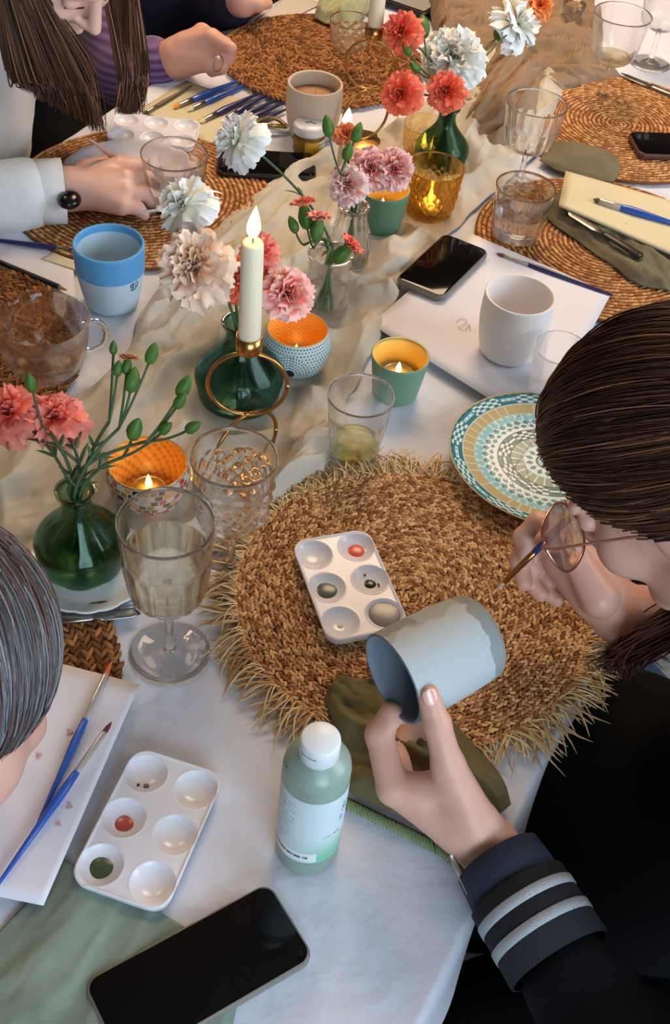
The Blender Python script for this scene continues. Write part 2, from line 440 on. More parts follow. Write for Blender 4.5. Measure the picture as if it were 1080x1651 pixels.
# ------------------------------------------------------------------ draped cloths
def ribbon(name, A, B, nu, nv, m, h, solid=0.0012, z0=0.0015, edge=0.06):
    """cloth between two edge polylines (table points); h(x, y, u, v) gives the height of its folds"""
    def res(Q, n):
        Q = catm(Q, 10); d = np.concatenate([[0], np.cumsum(np.linalg.norm(np.diff(Q, axis=0), axis=1))]); t = np.linspace(0, d[-1], n)
        return np.stack([np.interp(t, d, Q[:, k]) for k in range(3)], 1)
    a, b = res(A, nu), res(B, nu); P = np.zeros((nu, nv, 3))
    for i in range(nu):
        for j in range(nv):
            u, v = i/(nu-1), j/(nv-1); p = a[i]*(1-v)+b[i]*v
            e = min(u, 1-u)*nu/nv, min(v, 1-v)
            f = min(1.0, min(e[0], e[1])/edge)
            wob = 0.006*nz(p[0]*18, p[1]*18, 5)
            P[i, j] = (p[0]+wob, p[1]+0.006*nz(p[0]*18, p[1]*18, 9), TZ+z0+max(0.0, h(p[0], p[1], u, v))*(0.25+0.75*f))
    o = MB().grid(P).build(name, m)
    s_ = o.modifiers.new('thickness', 'SOLIDIFY'); s_.thickness = solid; s_.offset = 1
    return o
def folds(amp, fx, fy, ang=0.0, seed=0.0, warp=1.0, sharp=1.6):
    ca, sa = math.cos(ang), math.sin(ang)
    def f(x, y, u=0, v=0):
        a, b = x*ca+y*sa, -x*sa+y*ca
        q = nz(a*4+seed, b*4, seed)*warp
        r = 1-abs(nz(a*fx+q, b*fy+q, seed+2.3))*2.2
        r2 = 1-abs(nz(a*fx*2.1+q*2, b*fy*2.1, seed+8.3))*2.2
        r3 = 1-abs(nz(a*fx*4.5+q*3, b*fy*3.6, seed+4.3))*2.2
        r4 = 1-abs(nz(a*fx*9+q*4, b*fy*7, seed+6.3))*2.2
        return amp*(0.62*max(0, r)**1.15+0.30*max(0, r2)**1.1+.10*max(0, r3)+.035*max(0, r4))
    return f
KEEP = []          # things standing on the runner: (x, y, radius)
def flatten(h, keep, low=0.0008):
    def g(x, y, u, v):
        f = 1.0
        for kx, ky, kr in keep:
            d = math.hypot(x-kx, y-ky)
            f = min(f, min(1, max(0, (d-kr)/0.02)))
        return low+h(x, y, u, v)*f
    return g

# ------------------------------------------------------------------ woven placemats
rng = np.random.default_rng(5)
def stitch():
    pr = [(0.03, -0.5), (0.36, -0.33), (0.5, 0), (0.36, 0.33), (0.03, 0.5)]
    return MB().lathe(pr, 5)
ST = stitch(); STV = np.concatenate(ST.v)[:, [2, 0, 1]]; STF = np.array([f for f in ST.f if len(f) == 4]); 
def braid_mesh(name, R, pitch, sl, cols, rows2=True, seed=1, hgt=0.009, tilt=0.55):
    rg = np.random.default_rng(seed); V = []; C = []; nS = 0
    r = pitch*0.6
    while r < R:
        for side in ((-1, 1) if rows2 else (0,)):
            rr = r+side*pitch*0.24; n = max(5, int(2*math.pi*rr/sl*1.15))
            a = np.arange(n)*2*math.pi/n+rg.uniform(0, 1)+rg.normal(0, 0.08*sl/rr, n)
            for t in a:
                L = sl*1.5*rg.uniform(0.85, 1.2); wd = pitch*(0.5 if rows2 else 0.8)*rg.uniform(0.8, 1.15)
                yaw = t+math.pi/2+(-side if rows2 else 1)*tilt*rg.uniform(0.7, 1.3)
                v = STV*[L, wd, pitch*0.55]
                cy, sy = math.cos(yaw), math.sin(yaw); rr2 = rr+rg.normal(0, pitch*0.05)
                V.append(np.stack([v[:, 0]*cy-v[:, 1]*sy+rr2*math.cos(t), v[:, 0]*sy+v[:, 1]*cy+rr2*math.sin(t), v[:, 2]+hgt*0.62+rg.normal(0, 0.0004)], 1))
                k = rg.uniform(0, 1)**1.2; C.append(np.broadcast_to(np.array(cols[0])*(1-k)+np.array(cols[1])*k, (len(v), 3))); nS += 1
        r += pitch
    V = np.concatenate(V); C = np.concatenate(C)
    F = (STF[None]+(np.arange(nS)*len(STV))[:, None, None]).reshape(-1, 4)
    me = bpy.data.meshes.new(name)
    me.vertices.add(len(V)); me.vertices.foreach_set('co', V.ravel()); me.loops.add(len(F)*4); me.loops.foreach_set('vertex_index', F.ravel().astype(np.int32))
    me.polygons.add(len(F)); me.polygons.foreach_set('loop_start', (np.arange(len(F))*4).astype(np.int32)); me.update(calc_edges=True)
    me.polygons.foreach_set('use_smooth', [True]*len(F))
    at = me.color_attributes.new('Col', 'FLOAT_COLOR', 'POINT'); c4 = np.ones((len(C), 4)); c4[:, :3] = C; at.data.foreach_set('color', c4.ravel())
    me.materials.append(m_jute)
    return me
def mat_base(R, h, col):
    return MB().lathe([(0.001, 0.0), (R*0.995, 0.0), (R, h*0.3), (R*0.99, h*0.55), (0.001, h*0.6)], 96, c=np.broadcast_to(np.array(col), (5, 96, 3)))
def placemat(label, xy, R, me, group=None, fringe=0, fl=0.03, basecol=(0.12, 0.06, 0.025), fcols=None, seed=3, h=0.007):
    t = thing('placemat', label, 'placemat', (xy[0], xy[1], TZ+0.0025))
    mat_base(R, h, basecol).build('backing', m_jute, t)
    o = bpy.data.objects.new('braid', me); COL.objects.link(o); o.parent = t; stuff(o)
    if fringe:
        rg = np.random.default_rng(seed); P = []; cc = []
        for i in range(fringe):
            a = rg.uniform(0, 2*math.pi); L = fl*rg.uniform(0.6, 1.5); dev = rg.normal(0, 0.45)
            d = np.array([math.cos(a+dev), math.sin(a+dev)]); p0 = np.array([math.cos(a), math.sin(a)])*(R-0.004)
            bend = rg.normal(0, 0.35); tt = np.linspace(0, 1, 6)[:, None]
            side = np.array([-d[1], d[0]])
            xy_ = p0+d*L*tt+side*bend*L*tt**2
            z = 0.006+0.006*np.sin(tt[:, 0]*math.pi)*rg.uniform(0, 1.5)-0.0045*tt[:, 0]
            wx, wy = xy_[-1, 0]+xy[0], xy_[-1, 1]+xy[1]
            P.append(np.column_stack([xy_, z])); k = rg.uniform(0, 1)
            cc.append(np.array(fcols[0])*(1-k)+np.array(fcols[1])*k)
        stuff(strands('fringe', P, 0.0009, m_jute, t, cols=cc, n=4))
    return t
TAN = (lin((132, 80, 42)), lin((230, 184, 130))); BRN = (lin((96, 60, 34)), lin((176, 122, 74))); ORG = (lin((150, 98, 56)), lin((222, 168, 112)))
me_main = braid_mesh('braid', 0.183, 0.0088, 0.0054, TAN, seed=2)
me_brown = braid_mesh('braid', 0.18, 0.012, 0.011, BRN, rows2=True, seed=3, hgt=.006)
me_ridge = braid_mesh('braid', 0.19, 0.0075, 0.007, ORG, rows2=False, seed=4, tilt=0.25, hgt=.006)
placemat('large round braided jute placemat with shaggy straw fringe under the paint palette', (0.09, 0.783), 0.185, me_main, fringe=1000, fl=0.032, fcols=(lin((170, 126, 74)), lin((236, 208, 158))), basecol=lin((96, 58, 30)))
placemat('coarse brown braided placemat under the big clear handled mug at the left edge', (-0.51, 1.09), 0.18, me_brown, basecol=lin((70, 44, 26)))
placemat('coarse brown braided placemat under the painted-spot paper beside the grey-haired person', (-0.362, 0.612), 0.18, me_brown, basecol=lin((70, 44, 26)))
placemat('round brown woven placemat beyond the cream mug near the far left table edge', (-0.115, 2.0), 0.17, me_brown, basecol=lin((90, 56, 30)))
placemat('ridged orange-tan placemat under the plate of the long-haired woman', (-0.335, 1.49), 0.19, me_ridge, basecol=lin((120, 76, 42)))
placemat('ridged orange-tan placemat under the far right phone and goblet foot', (0.40, 1.885), 0.19, me_ridge, basecol=lin((120, 76, 42)))
placemat('ridged orange-tan placemat under the olive napkin and the notepad', (0.345, 1.5), 0.19, me_ridge, basecol=lin((120, 76, 42)))
# ------------------------------------------------------------------ where the table things stand (x, y from the photograph's sight lines)
def foot(px, py, h): p = W(px, py, h); return (p[0], p[1], TZ)
def at(px, py): p = W(px, py, 0); return (p[0], p[1], TZ)
def up(p, z): return (p[0], p[1], p[2]+z)

# ------------------------------------------------------------------ runner and crumpled gauze
F_WINE1, F_WINE2 = foot(267, 841, .187), foot(377, 735, .17)
F_HOLD = foot(402, 540, .2); F_VASE1 = foot(122, 800, .11); F_VASE2 = foot(388, 528, .105); F_DOT = foot(480, 530, .06)
F_MOSA = foot(238, 745, .055); F_GREEN2 = foot(620, 303, .065); F_AMBER = foot(702, 268, .08); F_GOB = foot(866, 165, .14)
F_TUMR = foot(848, 300, .09); F_HOLD2 = foot(605, 40, .19); F_VOT = foot(688, 195, .06); F_VASE3 = foot(722, 180, .09)
F_CLR = foot(533, 410, .09); F_RIB = foot(570, 335, .085)
keep = [(p[0], p[1], r) for p, r in ((F_WINE1, .04), (F_WINE2, .04), (F_HOLD, .05), (F_VASE1, .07), (F_VASE2, .07), (F_DOT, .045), (F_MOSA, .05), (F_GREEN2, .04), (F_AMBER, .045), (F_GOB, .05), (F_TUMR, .04), (F_HOLD2, .05), (F_VOT, .04), (F_VASE3, .05), (F_CLR, .04), (F_RIB, .035), (at(175, 490), .05))]
def TP(*l): return [W(x, y, 0) for x, y in l]
o = ribbon('table_runner', TP((60, 930), (215, 940), (330, 900), (436, 838), (500, 790), (545, 722), (568, 640), (615, 540), (648, 460), (705, 395), (760, 345), (820, 290), (880, 230), (905, 150), (925, 90), (950, 20)),
           TP((-60, 800), (-20, 720), (120, 650), (205, 575), (232, 500), (300, 430), (350, 370), (395, 330), (440, 295), (500, 260), (560, 235), (610, 215), (660, 190), (700, 150), (720, 80), (740, -10)),
           420, 160, m_gauze, flatten(folds(0.026, 5, 15, math.radians(68), 1.0, warp=1.3), keep), edge=0.05)
tag(o, 'crumpled beige gauze runner lying along the middle of the table under flowers and candles', 'table runner')
def bunch(label, A, B, m, amp, ang, fx=8, fy=40, nu=90, nv=60, seed=0, kp=keep, base=0.004, name='gauze_scarf', cat='cloth', group=None):
    f0 = folds(amp, fx, fy, math.radians(ang), seed, warp=1.4, sharp=1.2)
    f = lambda x, y, u, v: f0(x, y)+amp*1.0*math.sin(math.pi*min(1, max(0, u)))*math.sin(math.pi*v)
    o = ribbon(name, TP(*A), TP(*B), nu, nv, m, flatten(f, kp) if kp else f, z0=base, edge=0.08)
    return tag(o, label, cat, group)
bunch('pleated taupe gauze bunched up between the flower vase and the far goblet', [(760, 235), (800, 245), (850, 215), (872, 150), (868, 90)], [(735, 190), (750, 160), (785, 110), (800, 85), (830, 60)], m_taupe, 0.028, 60, seed=3)
bunch('taupe gauze heap around the glass candlestick at the top edge', [(850, 140), (900, 150), (960, 130), (965, 70)], [(790, 60), (820, 10), (880, -25), (950, -30)], m_taupe, 0.03, 20, seed=5)
bunch('dark taupe gauze folds behind the large white carnation', [(700, 60), (730, 95), (790, 90), (810, 40)], [(690, 10), (700, -30), (760, -45), (800, -40)], m_taupe, 0.03, 30, seed=9)
bunch('taupe gauze roll trailing right towards the far wine glass foot', [(800, 175), (860, 165), (930, 145), (1000, 130)], [(800, 130), (860, 122), (925, 118), (985, 112)], m_taupe, 0.015, 5, seed=11)
# turned-up gauze edge by the tumbler
bunch('turned up pale gauze corner of the runner beside the straw fringe', [(430, 826), (470, 800), (515, 762), (545, 722)], [(415, 790), (450, 765), (488, 728), (512, 690)], m_gauze, 0.020, 50, fx=6, fy=26, seed=21, kp=None, base=0.006, name='gauze_corner')

# napkins
bunch('pale sage linen napkin under the phone and palette at the bottom left', [(-260, 1651), (0, 1500), (88, 1402), (120, 1400), (300, 1498)], [(-200, 2100), (20, 1950), (200, 1850), (330, 1750), (395, 1600)], m_sage, 0.006, 62, fx=5, fy=20, nu=120, nv=90, seed=31, kp=None, base=0.0015, name='linen_napkin', cat='napkin')
nap = bunch('olive green napkin crumpled under the hand that holds the mug', [(548, 1098), (530, 1140), (545, 1190), (556, 1250), (560, 1285), (620, 1315), (690, 1345), (740, 1385)], [(600, 1110), (640, 1120), (680, 1135), (720, 1165), (750, 1200), (790, 1240), (810, 1270), (820, 1310)], m_olive, 0.022, -35, fx=9, fy=24, nu=110, nv=80, seed=41, kp=None, base=0.009, name='linen_napkin', cat='napkin')
hp = TP((552, 1288), (600, 1312), (650, 1336), (700, 1362), (738, 1392))
mb = MB(); hp = catm(hp, 24); d0 = np.array([0.35, -0.94, 0])
rows = []
for i, p in enumerate(hp):
    a = 0.0022*math.sin(i*1.1)
    rows.append([p+np.array([0, 0, 0.006])+d0*(k*0.0045)+np.array([0, 0, (abs(a)*1.6 if k else 0)-0.0012*k]) for k in range(4)])
stuff(mb.grid(np.array(rows)).build('gathered_hem', mat('sage_hem', (128, 140, 98), 0.9, bump=0.5, bscale=400), nap)).modifiers.new('t', 'SOLIDIFY').thickness = 0.001
bunch('grey olive napkin folded beneath the notepad and knife on the right', [(872, 345), (885, 370), (930, 400), (985, 440), (1020, 465), (1080, 480)], [(905, 315), (960, 345), (1010, 370), (1050, 395), (1090, 420), (1140, 440)], m_olive2, 0.0135, -52, fx=6, fy=30, seed=51, kp=None, base=0.0085, name='linen_napkin', cat='napkin')
bunch('flat folded olive napkin just behind the cream notepad', [(866, 268), (900, 285), (950, 298), (985, 302)], [(880, 240), (930, 240), (975, 252), (1000, 275)], m_olive2, 0.006, -20, fx=5, fy=12, seed=61, kp=None, base=0.0085, name='linen_napkin', cat='napkin')
bunch('pale green napkin bow crumpled on the far mat at the top', [(505, 40), (530, 52), (560, 60), (580, 45)], [(525, 5), (545, -10), (580, -15), (610, 5)], mat('pale_green_linen', (168, 170, 132), 0.9, bump=0.4), 0.03, 30, fx=14, fy=30, seed=71, kp=None, base=0.0085, name='linen_napkin', cat='napkin')

# ------------------------------------------------------------------ papers, pads
def sheet(name, label, corners, m, z=0.003, th=0.0004, cat='paper', lift=0.0):
    P = [W(x, y, z) for x, y in corners]; n = 16; G = np.zeros((n, n, 3))
    for i in range(n):
        for j in range(n):
            u, v = i/(n-1), j/(n-1)
            G[i, j] = P[0]*(1-u)*(1-v)+P[1]*u*(1-v)+P[2]*u*v+P[3]*(1-u)*v
            G[i, j, 2] += 0.0006*nz(G[i, j, 0]*14, G[i, j, 1]*14, 4)+lift*(u*(1-u))
    o = MB().grid(G).build(name, m, smooth=True); s_ = o.modifiers.new('t', 'SOLIDIFY'); s_.thickness = th; s_.offset = 1
    return tag(o, label, cat)
pr = sheet('drawing_paper', 'white paper under the white mug and phone on the right', [(598, 523), (762, 377), (985, 474), (868, 692)], m_paper, 0.0105)
pl = sheet('drawing_paper', 'white paper with pink paint spots and two blue brushes at the left', [(100, 1070), (225, 1103), (70, 1460), (-100, 1425)], m_paper, 0.0110)
pk = mat('pink_paint', (208, 158, 158), 0.6)
for i, (x, y, s_) in enumerate(((62, 1218, 6), (112, 1180, 7), (112, 1300, 6), (94, 1328, 5), (70, 1132, 3), (114, 1225, 3))):
    c = W(x, y, 0.0120); mb = MB(); a = np.linspace(0, 2*math.pi, 12, endpoint=False); r = s_/1950*(0.8+0.3*np.sin(a*3+i))
    v = np.column_stack([c[0]+r*np.cos(a), c[1]+r*np.sin(a), np.full(12, c[2])]); mb.add(v, [tuple(range(12))]); mb.build('paint_spot', pk, pl)
sk = mat('pencil_line', (150, 140, 150), 0.8)
mb = MB(); mb.tube([W(x, y, 0.0117) for x, y in catm([(735, 520, 0), (742, 514, 0), (752, 516, 0), (748, 524, 0), (738, 528, 0), (750, 532, 0), (756, 522, 0), (758, 534, 0)], 5)[:, :2]], 0.0003, 4).build('pencil_sketch', sk, pr)
sheet('drawing_paper', 'large white paper under the blue brush and black pencil at the left edge', [(-60, 372), (110, 362), (128, 520), (-80, 455)], m_paper, 0.0035)
sheet('drawing_paper', 'pale grey paper strip on the far left table corner', [(372, 62), (470, -12), (520, 5), (400, 66)], mat('tracing_paper', (196, 190, 184), 0.6), 0.0012)
sheet('paint_cloth', 'yellowish paper sheet under the fan of brushes at the far left', [(225, 176), (300, 130), (440, 178), (330, 236)], mat('stained_paper', (198, 190, 150), 0.85, var=0.5, vscale=25, var2=(214, 206, 192)), 0.0012, cat='paper')
sheet('paper_packet', 'small folded cream paper packet behind the blue and white mug', [(66, 417), (100, 398), (150, 405), (128, 438)], mat('packet_paper', (208, 200, 170), 0.8), 0.0045, th=0.002)
sheet('grey_pouch', 'dark patterned cloth pouch peeking out below the white sleeve', [(60, 358), (112, 352), (140, 372), (92, 390)], mat('pouch_cloth', (70, 74, 92), 0.8, var=0.8, vscale=60, var2=(200, 196, 180)), 0.0045, th=0.006, cat='pouch')
npd = sheet('notepad', 'cream notepad with a blue brush lying on it at the right', [(911, 279), (900, 333), (1100, 420), (1125, 340)], m_cream_paper, 0.031, th=0.004)

# ------------------------------------------------------------------ brushes and pencils
def brush(label, tip, end, mh, tipcol, r=0.0027, ferr=0.17, z0=0.0045, z1=0.0045, group=None, tipl=0.08, flat=0.55, ferrm=None, base=None):
    """a paint brush from bristle tip to handle end (photo points at heights z0, z1)"""
    a = base[0] if base else W(*tip, z0); b = base[1] if base else W(*end, z1); L = np.linalg.norm(b-a); d = (b-a)/L
    yaw = math.atan2(d[1], d[0]); t = thing('paint_brush', label, 'brush', tuple(a), 0.0, group)
    u = lambda f: d*L*f
    tl, fe = tipl, tipl+ferr
    MB().tube([u(0), u(tl*0.4), u(tl*0.8), u(tl*1.05)], [0.0004, r*0.75, r*0.9, r*0.8], 8).build('bristles', mat('bristle_%s' % '_'.join(map(str, tipcol)), tipcol, 0.8, bump=0.3, bscale=3000), t)
    MB().tube([u(tl*0.8), u(tl), u(fe*0.7), u(fe), u(fe+0.004)], [r*0.8, r*0.95, r*1.05, r*1.1, r*0.8], 10).build('ferrule', ferrm or m_steel, t)
    MB().tube([u(fe-0.003), u(fe+0.02), u(fe+0.14), u(0.7), u(0.99), u(1.0)], [r*1.0, r*1.15, r*1.45, r*0.95, r*0.5, r*0.2], 10).build('handle', mh, t)
    return t
m_clear_f = mat('clear_ferrule', (196, 190, 180), 0.2, trans=0.5)
brush('blue brush with orange bristles, upper one on the spotted paper', (180, 1066), (55, 1342), m_bluep, (214, 110, 60), r=0.003, ferr=0.27, tipl=0.10, z0=0.016, z1=0.016, ferrm=m_clear_f)
brush('blue brush with dark red bristle tip, crossing lower on the spotted paper', (180, 1164), (-10, 1436), m_bluep, (110, 40, 44), r=0.003, ferr=0.24, tipl=0.08, z0=0.0225, z1=0.0165, ferrm=m_clear_f)
brush('slim dark navy brush along the upper edge of the right paper', (800, 408), (988, 476), m_navyp, (140, 78, 48), r=0.0032, z0=0.0125, z1=0.0125, ferr=0.2, ferrm=m_clear_f)
brush('blue brush with brown tip resting on the cream notepad', (956, 321), (1105, 366), m_bluep, (112, 84, 64), r=0.0045, z0=0.0390, z1=0.0390, ferr=0.22, ferrm=m_clear_f)
brush('thin blue brush on the large paper at the left edge', (118, 403), (-70, 379), m_navyp, (60, 56, 60), r=0.0028, z0=0.0085, z1=0.007, tipl=0.04, ferr=0.1)
GB = 'brushes fanned out at the far left corner'
brush('brush with orange bristles, second in the far left fan', (279, 174), (393, 127), m_bluep, (232, 150, 50), r=0.0045, group=GB)
brush('brush with white bristles just under the orange-tipped one', (303, 178), (402, 134), m_bluep, (226, 216, 190), r=0.0042, group=GB)
brush('navy brush with cream bristles nearest the pale palette', (322, 197), (418, 150), m_navyp, (232, 214, 160), r=0.0045, group=GB)
brush('thin bare brown stick brush at the upper left table edge', (231, 184), (310, 138), mat('brown_lacquer', (96, 84, 66), 0.5), (60, 56, 50), r=0.003, group=GB)
for i, (a, b) in enumerate((((362, 192), (432, 152)), ((372, 196), (452, 158)), ((380, 202), (458, 166)), ((392, 208), (462, 176)))):
    brush(['short navy brush end behind the white carnation, highest of four', 'navy brush end behind the white carnation, second highest of four', 'navy brush end behind the white carnation, third highest of four', 'navy brush end behind the white carnation, lowest of four'][i], a, b, m_navyp, (90, 80, 70), r=0.004, group=GB)
pc = thing('pencil', 'black pencil lying beside the blue and white mug', 'pencil', tuple(W(108, 468, 0.0085)))
a = W(108, 468, 0.0085); b = W(-60, 398, 0.0075); d = b-a
MB().tube([d*0.0, d*0.012], [0.0003, 0.001], 6).build('lead', m_wick, pc)
MB().tube([d*0.012, d*0.07], [0.001, 0.0036], 6).build('sharpened_wood', mat('pencil_wood', (170, 140, 110), 0.7), pc)
MB().tube([d*0.07, d*1.0], [0.0037, 0.0037], 6).build('shaft', mat('black_lacquer', (20, 18, 20), 0.35), pc)

# ------------------------------------------------------------------ six-well palettes
def palette_mesh():
    w_, l_, h = 0.086, 0.137, 0.011; wells = [(i*0.0465-0.02325, j*0.0460-0.046) for j in range(3) for i in range(2)]
    nx, ny = 104, 164; X = np.linspace(-w_/2, w_/2, nx); Y = np.linspace(-l_/2, l_/2, ny); P = np.zeros((nx, ny, 3)); r = 0.017
    for i, x in enumerate(X):
        for j, y in enumerate(Y):
            cx = max(-w_/2+r, min(w_/2-r, x)); cy = max(-l_/2+r, min(l_/2-r, y)); dx, dy = x-cx, y-cy; d = math.hypot(dx, dy); xx, yy = x, y
            if d > r: xx, yy = cx+dx/d*r, cy+dy/d*r; d = r
            e = min(w_/2-abs(xx), l_/2-abs(yy)) if d == 0 or (dx == 0 or dy == 0) else r-d
            z = h-0.0012*min(1, max(0, (e-0.0015)/0.0015))-(0.0012 if e < 0.0006 else 0)
            for (a, b) in wells:
                q = math.hypot(xx-a, yy-b)/0.0187
                if q < 1.0: z = min(z, h-0.0012-0.0072*(1-q**2.6))
                elif q < 1.07: z = min(z+0.0003, h)
            P[i, j] = (xx, yy, z)
    mb = MB().grid(P)
    o = rbox_outline(w_, l_, r, 12); o2 = rbox_outline(w_-0.004, l_-0.004, r-0.002, 12)
    rows = [np.column_stack([o, np.full(len(o), h-0.0012)]), np.column_stack([o, np.full(len(o), 0.008)]), np.column_stack([o2, np.full(len(o), 0.0002)])]
    mb.grid(np.array(rows), closev=True)
    return mb, wells
pm, WELLS = palette_mesh()
def palette(label, center, rot, paints, z=0.0):
    t = thing('paint_palette', label, 'paint palette', (center[0], center[1], TZ+z), rot)
    global PME
    o = pm.build('tray', m_plastic, t)
    for (wi, dx, dy, r, col, lab) in paints:
        a = np.linspace(0, 2*math.pi, 20, endpoint=False); rr = r*(1+0.03*np.sin(a*3+wi))
        cx, cy = WELLS[wi][0]+dx, WELLS[wi][1]+dy
        n0 = MB(); zc = 0.0028+0.0072*min(1, (max(r*.97, math.hypot(dx, dy)+r*.6))/0.0187)**2.6
        n0.add(np.concatenate([np.column_stack([cx+rr*np.cos(a), cy+rr*np.sin(a), np.full(20, zc)]), np.column_stack([cx+rr*0.85*np.cos(a), cy+rr*0.85*np.sin(a), np.full(20, zc+0.0006)])]),
               [tuple(range(20, 40))]+[(i, (i+1) % 20, 20+(i+1) % 20, 20+i) for i in range(20)])
        p = n0.build('paint', mat('paint_%d_%d_%d' % col, col, 0.25), o); p['label'] = lab
    return t
def fit_pal(wells_px, z):
    q = np.array([W(x, y, z)[:2] for x, y in wells_px]); m = np.array(WELLS); c = q.mean(0); H = (m-m.mean(0)).T @ (q-c)
    U, S_, Vt = np.linalg.svd(H); R = (U @ Vt).T
    if np.linalg.det(R) < 0: Vt[-1] *= -1; R = (U @ Vt).T
    return c, math.atan2(R[1, 0], R[0, 0])
c1, r1 = fit_pal([(164, 1398), (247, 1429), (201, 1322), (282, 1351), (236, 1251), (313, 1278)], 0.008)
palette('white six-well palette with dark green and brick red paint at the bottom left', c1, r1, [(0, 0, 0, .0098, (72, 84, 62), 'dark green paint'), (2, 0.001, -0.003, .0082, (176, 78, 66), 'brick red paint'), (4, 0.004, -0.009, .0026, (120, 104, 104), 'dried grey paint'), (4, -0.003, -0.0105, .0014, (60, 54, 56), 'dried dark paint')], 0.0035)
c2, r2 = fit_pal([(550, 1006), (618, 989), (528, 951), (595, 935), (508, 894), (574, 891)], 0.018)
palette('white six-well palette on the fringed straw mat beside the held mug', c2, r2, [(0, 0, 0, .003, (214, 200, 192), 'trace of pale paint'), (1, 0, 0, .0165, (112, 111, 110), 'warm grey paint'), (2, 0, 0, .0105, (74, 84, 80), 'slate grey paint'), (3, 0, -0.001, .0062, (38, 38, 40), 'black paint'), (3, -0.002, 0.0105, .0014, (46, 44, 46), 'black paint speck'), (3, 0.008, -0.004, .0013, (46, 44, 46), 'black paint speck'), (3, 0.0075, -0.0075, .001, (46, 44, 46), 'black paint speck'), (5, 0, 0, .0088, (214, 92, 78), 'coral red paint')], 0.0115)
c3, r3 = fit_pal([(301, 208), (285, 230), (256, 203), (239, 224), (214, 196), (196, 218)], 0.016)
palette('empty white six-well palette at the far left by the long-haired woman', c3, r3, [], 0.0095)

# ------------------------------------------------------------------ phones
def phone(label, center, rot, w_, l_, h, z, casecol, frame_w=0.0022, extra=None):
    t = thing('mobile_phone', label, 'phone', (center[0], center[1], TZ+z), rot)
    cse = rslab(MB(), w_, l_, h, 0.012, 0.0032, n=10).build('case', casecol, t)
    scr = rslab(MB(), w_-2*frame_w, l_-2*frame_w, 0.0012, 0.0105, 0.0005, z0=h-0.0006, n=10).build('screen', m_black, t)
    MB().lathe([(0.0001, h+0.0005), (0.0017, h+0.0007), (0.0022, h+0.0004)], 16).build('camera_dot', mat('lens_black', (20, 22, 30), 0.1), scr, loc=(w_/2-0.009, l_/2-0.009, 0))
    for yy, ll in ((l_*0.22, 0.022), (l_*0.05, 0.012)):
        MB().box((-w_/2-0.0001, yy, h*0.55), (0.0012, ll, 0.0025)).build('side_button', casecol, cse)
    return t
P0, P1, P2 = W(133, 1618, .009)[:2], W(433, 1424, .009)[:2], W(509, 1548, .009)[:2]
dl = P1-P0; yaw = math.atan2(dl[1], dl[0])-math.pi/2; wd = np.linalg.norm(P2-P1); ll = 0.1665
wv = (P2-P1)/wd; uv = np.array([wv[1], -wv[0]]); uv = uv if uv @ dl > 0 else -uv
c = P1+wv*wd/2-uv*ll/2; ang = math.atan2(uv[1], uv[0])-math.pi/2
phone('black phone in a clear case lying nearest at the bottom edge', c, ang, wd, ll, 0.0105, 0.0035, m_case)
def phone_px(label, a, b, c_, z, h, l_, w_, case, zz):
    A, B = W(*a, zz+h)[:2], W(*b, zz+h)[:2]; d = B-A; C = W(*c_, zz+h)[:2]
    return phone(label, C, math.atan2(d[1], d[0])-math.pi/2, w_, l_, h, zz, case)
phone_px('black phone in a grey case on the paper beside the white mug', (676, 466), (757, 388), (715, 426), 0, .0095, .144, .074, m_case, 0.0115)
phone_px('dark phone lying face up behind the white carnation near the cream mug', (360, 262), (490, 270), (430, 262), 0, .009, .15, .075, mat('black_case', (28, 24, 26), 0.4), 0.006)
phone_px('dark phone in a reddish case cut off at the right edge', (1022, 236), (1150, 240), (1092, 232), 0, .010, .15, .075, mat('brown_case', (86, 52, 48), 0.4), 0.0095)
tbl = thing('tablet', 'black framed tablet at the top edge behind the coral flowers', 'tablet', (W(640, -12, 0)[0], W(640, -12, 0)[1], TZ+0.006), math.radians(62))
rslab(MB(), 0.16, 0.22, 0.008, 0.01, 0.003).build('body', mat('tablet_black', (14, 14, 18), 0.3), tbl)
rslab(MB(), 0.142, 0.20, 0.001, 0.003, 0.0004, z0=0.0078).build('screen', mat('tablet_screen', (150, 150, 146), 0.15), tbl)
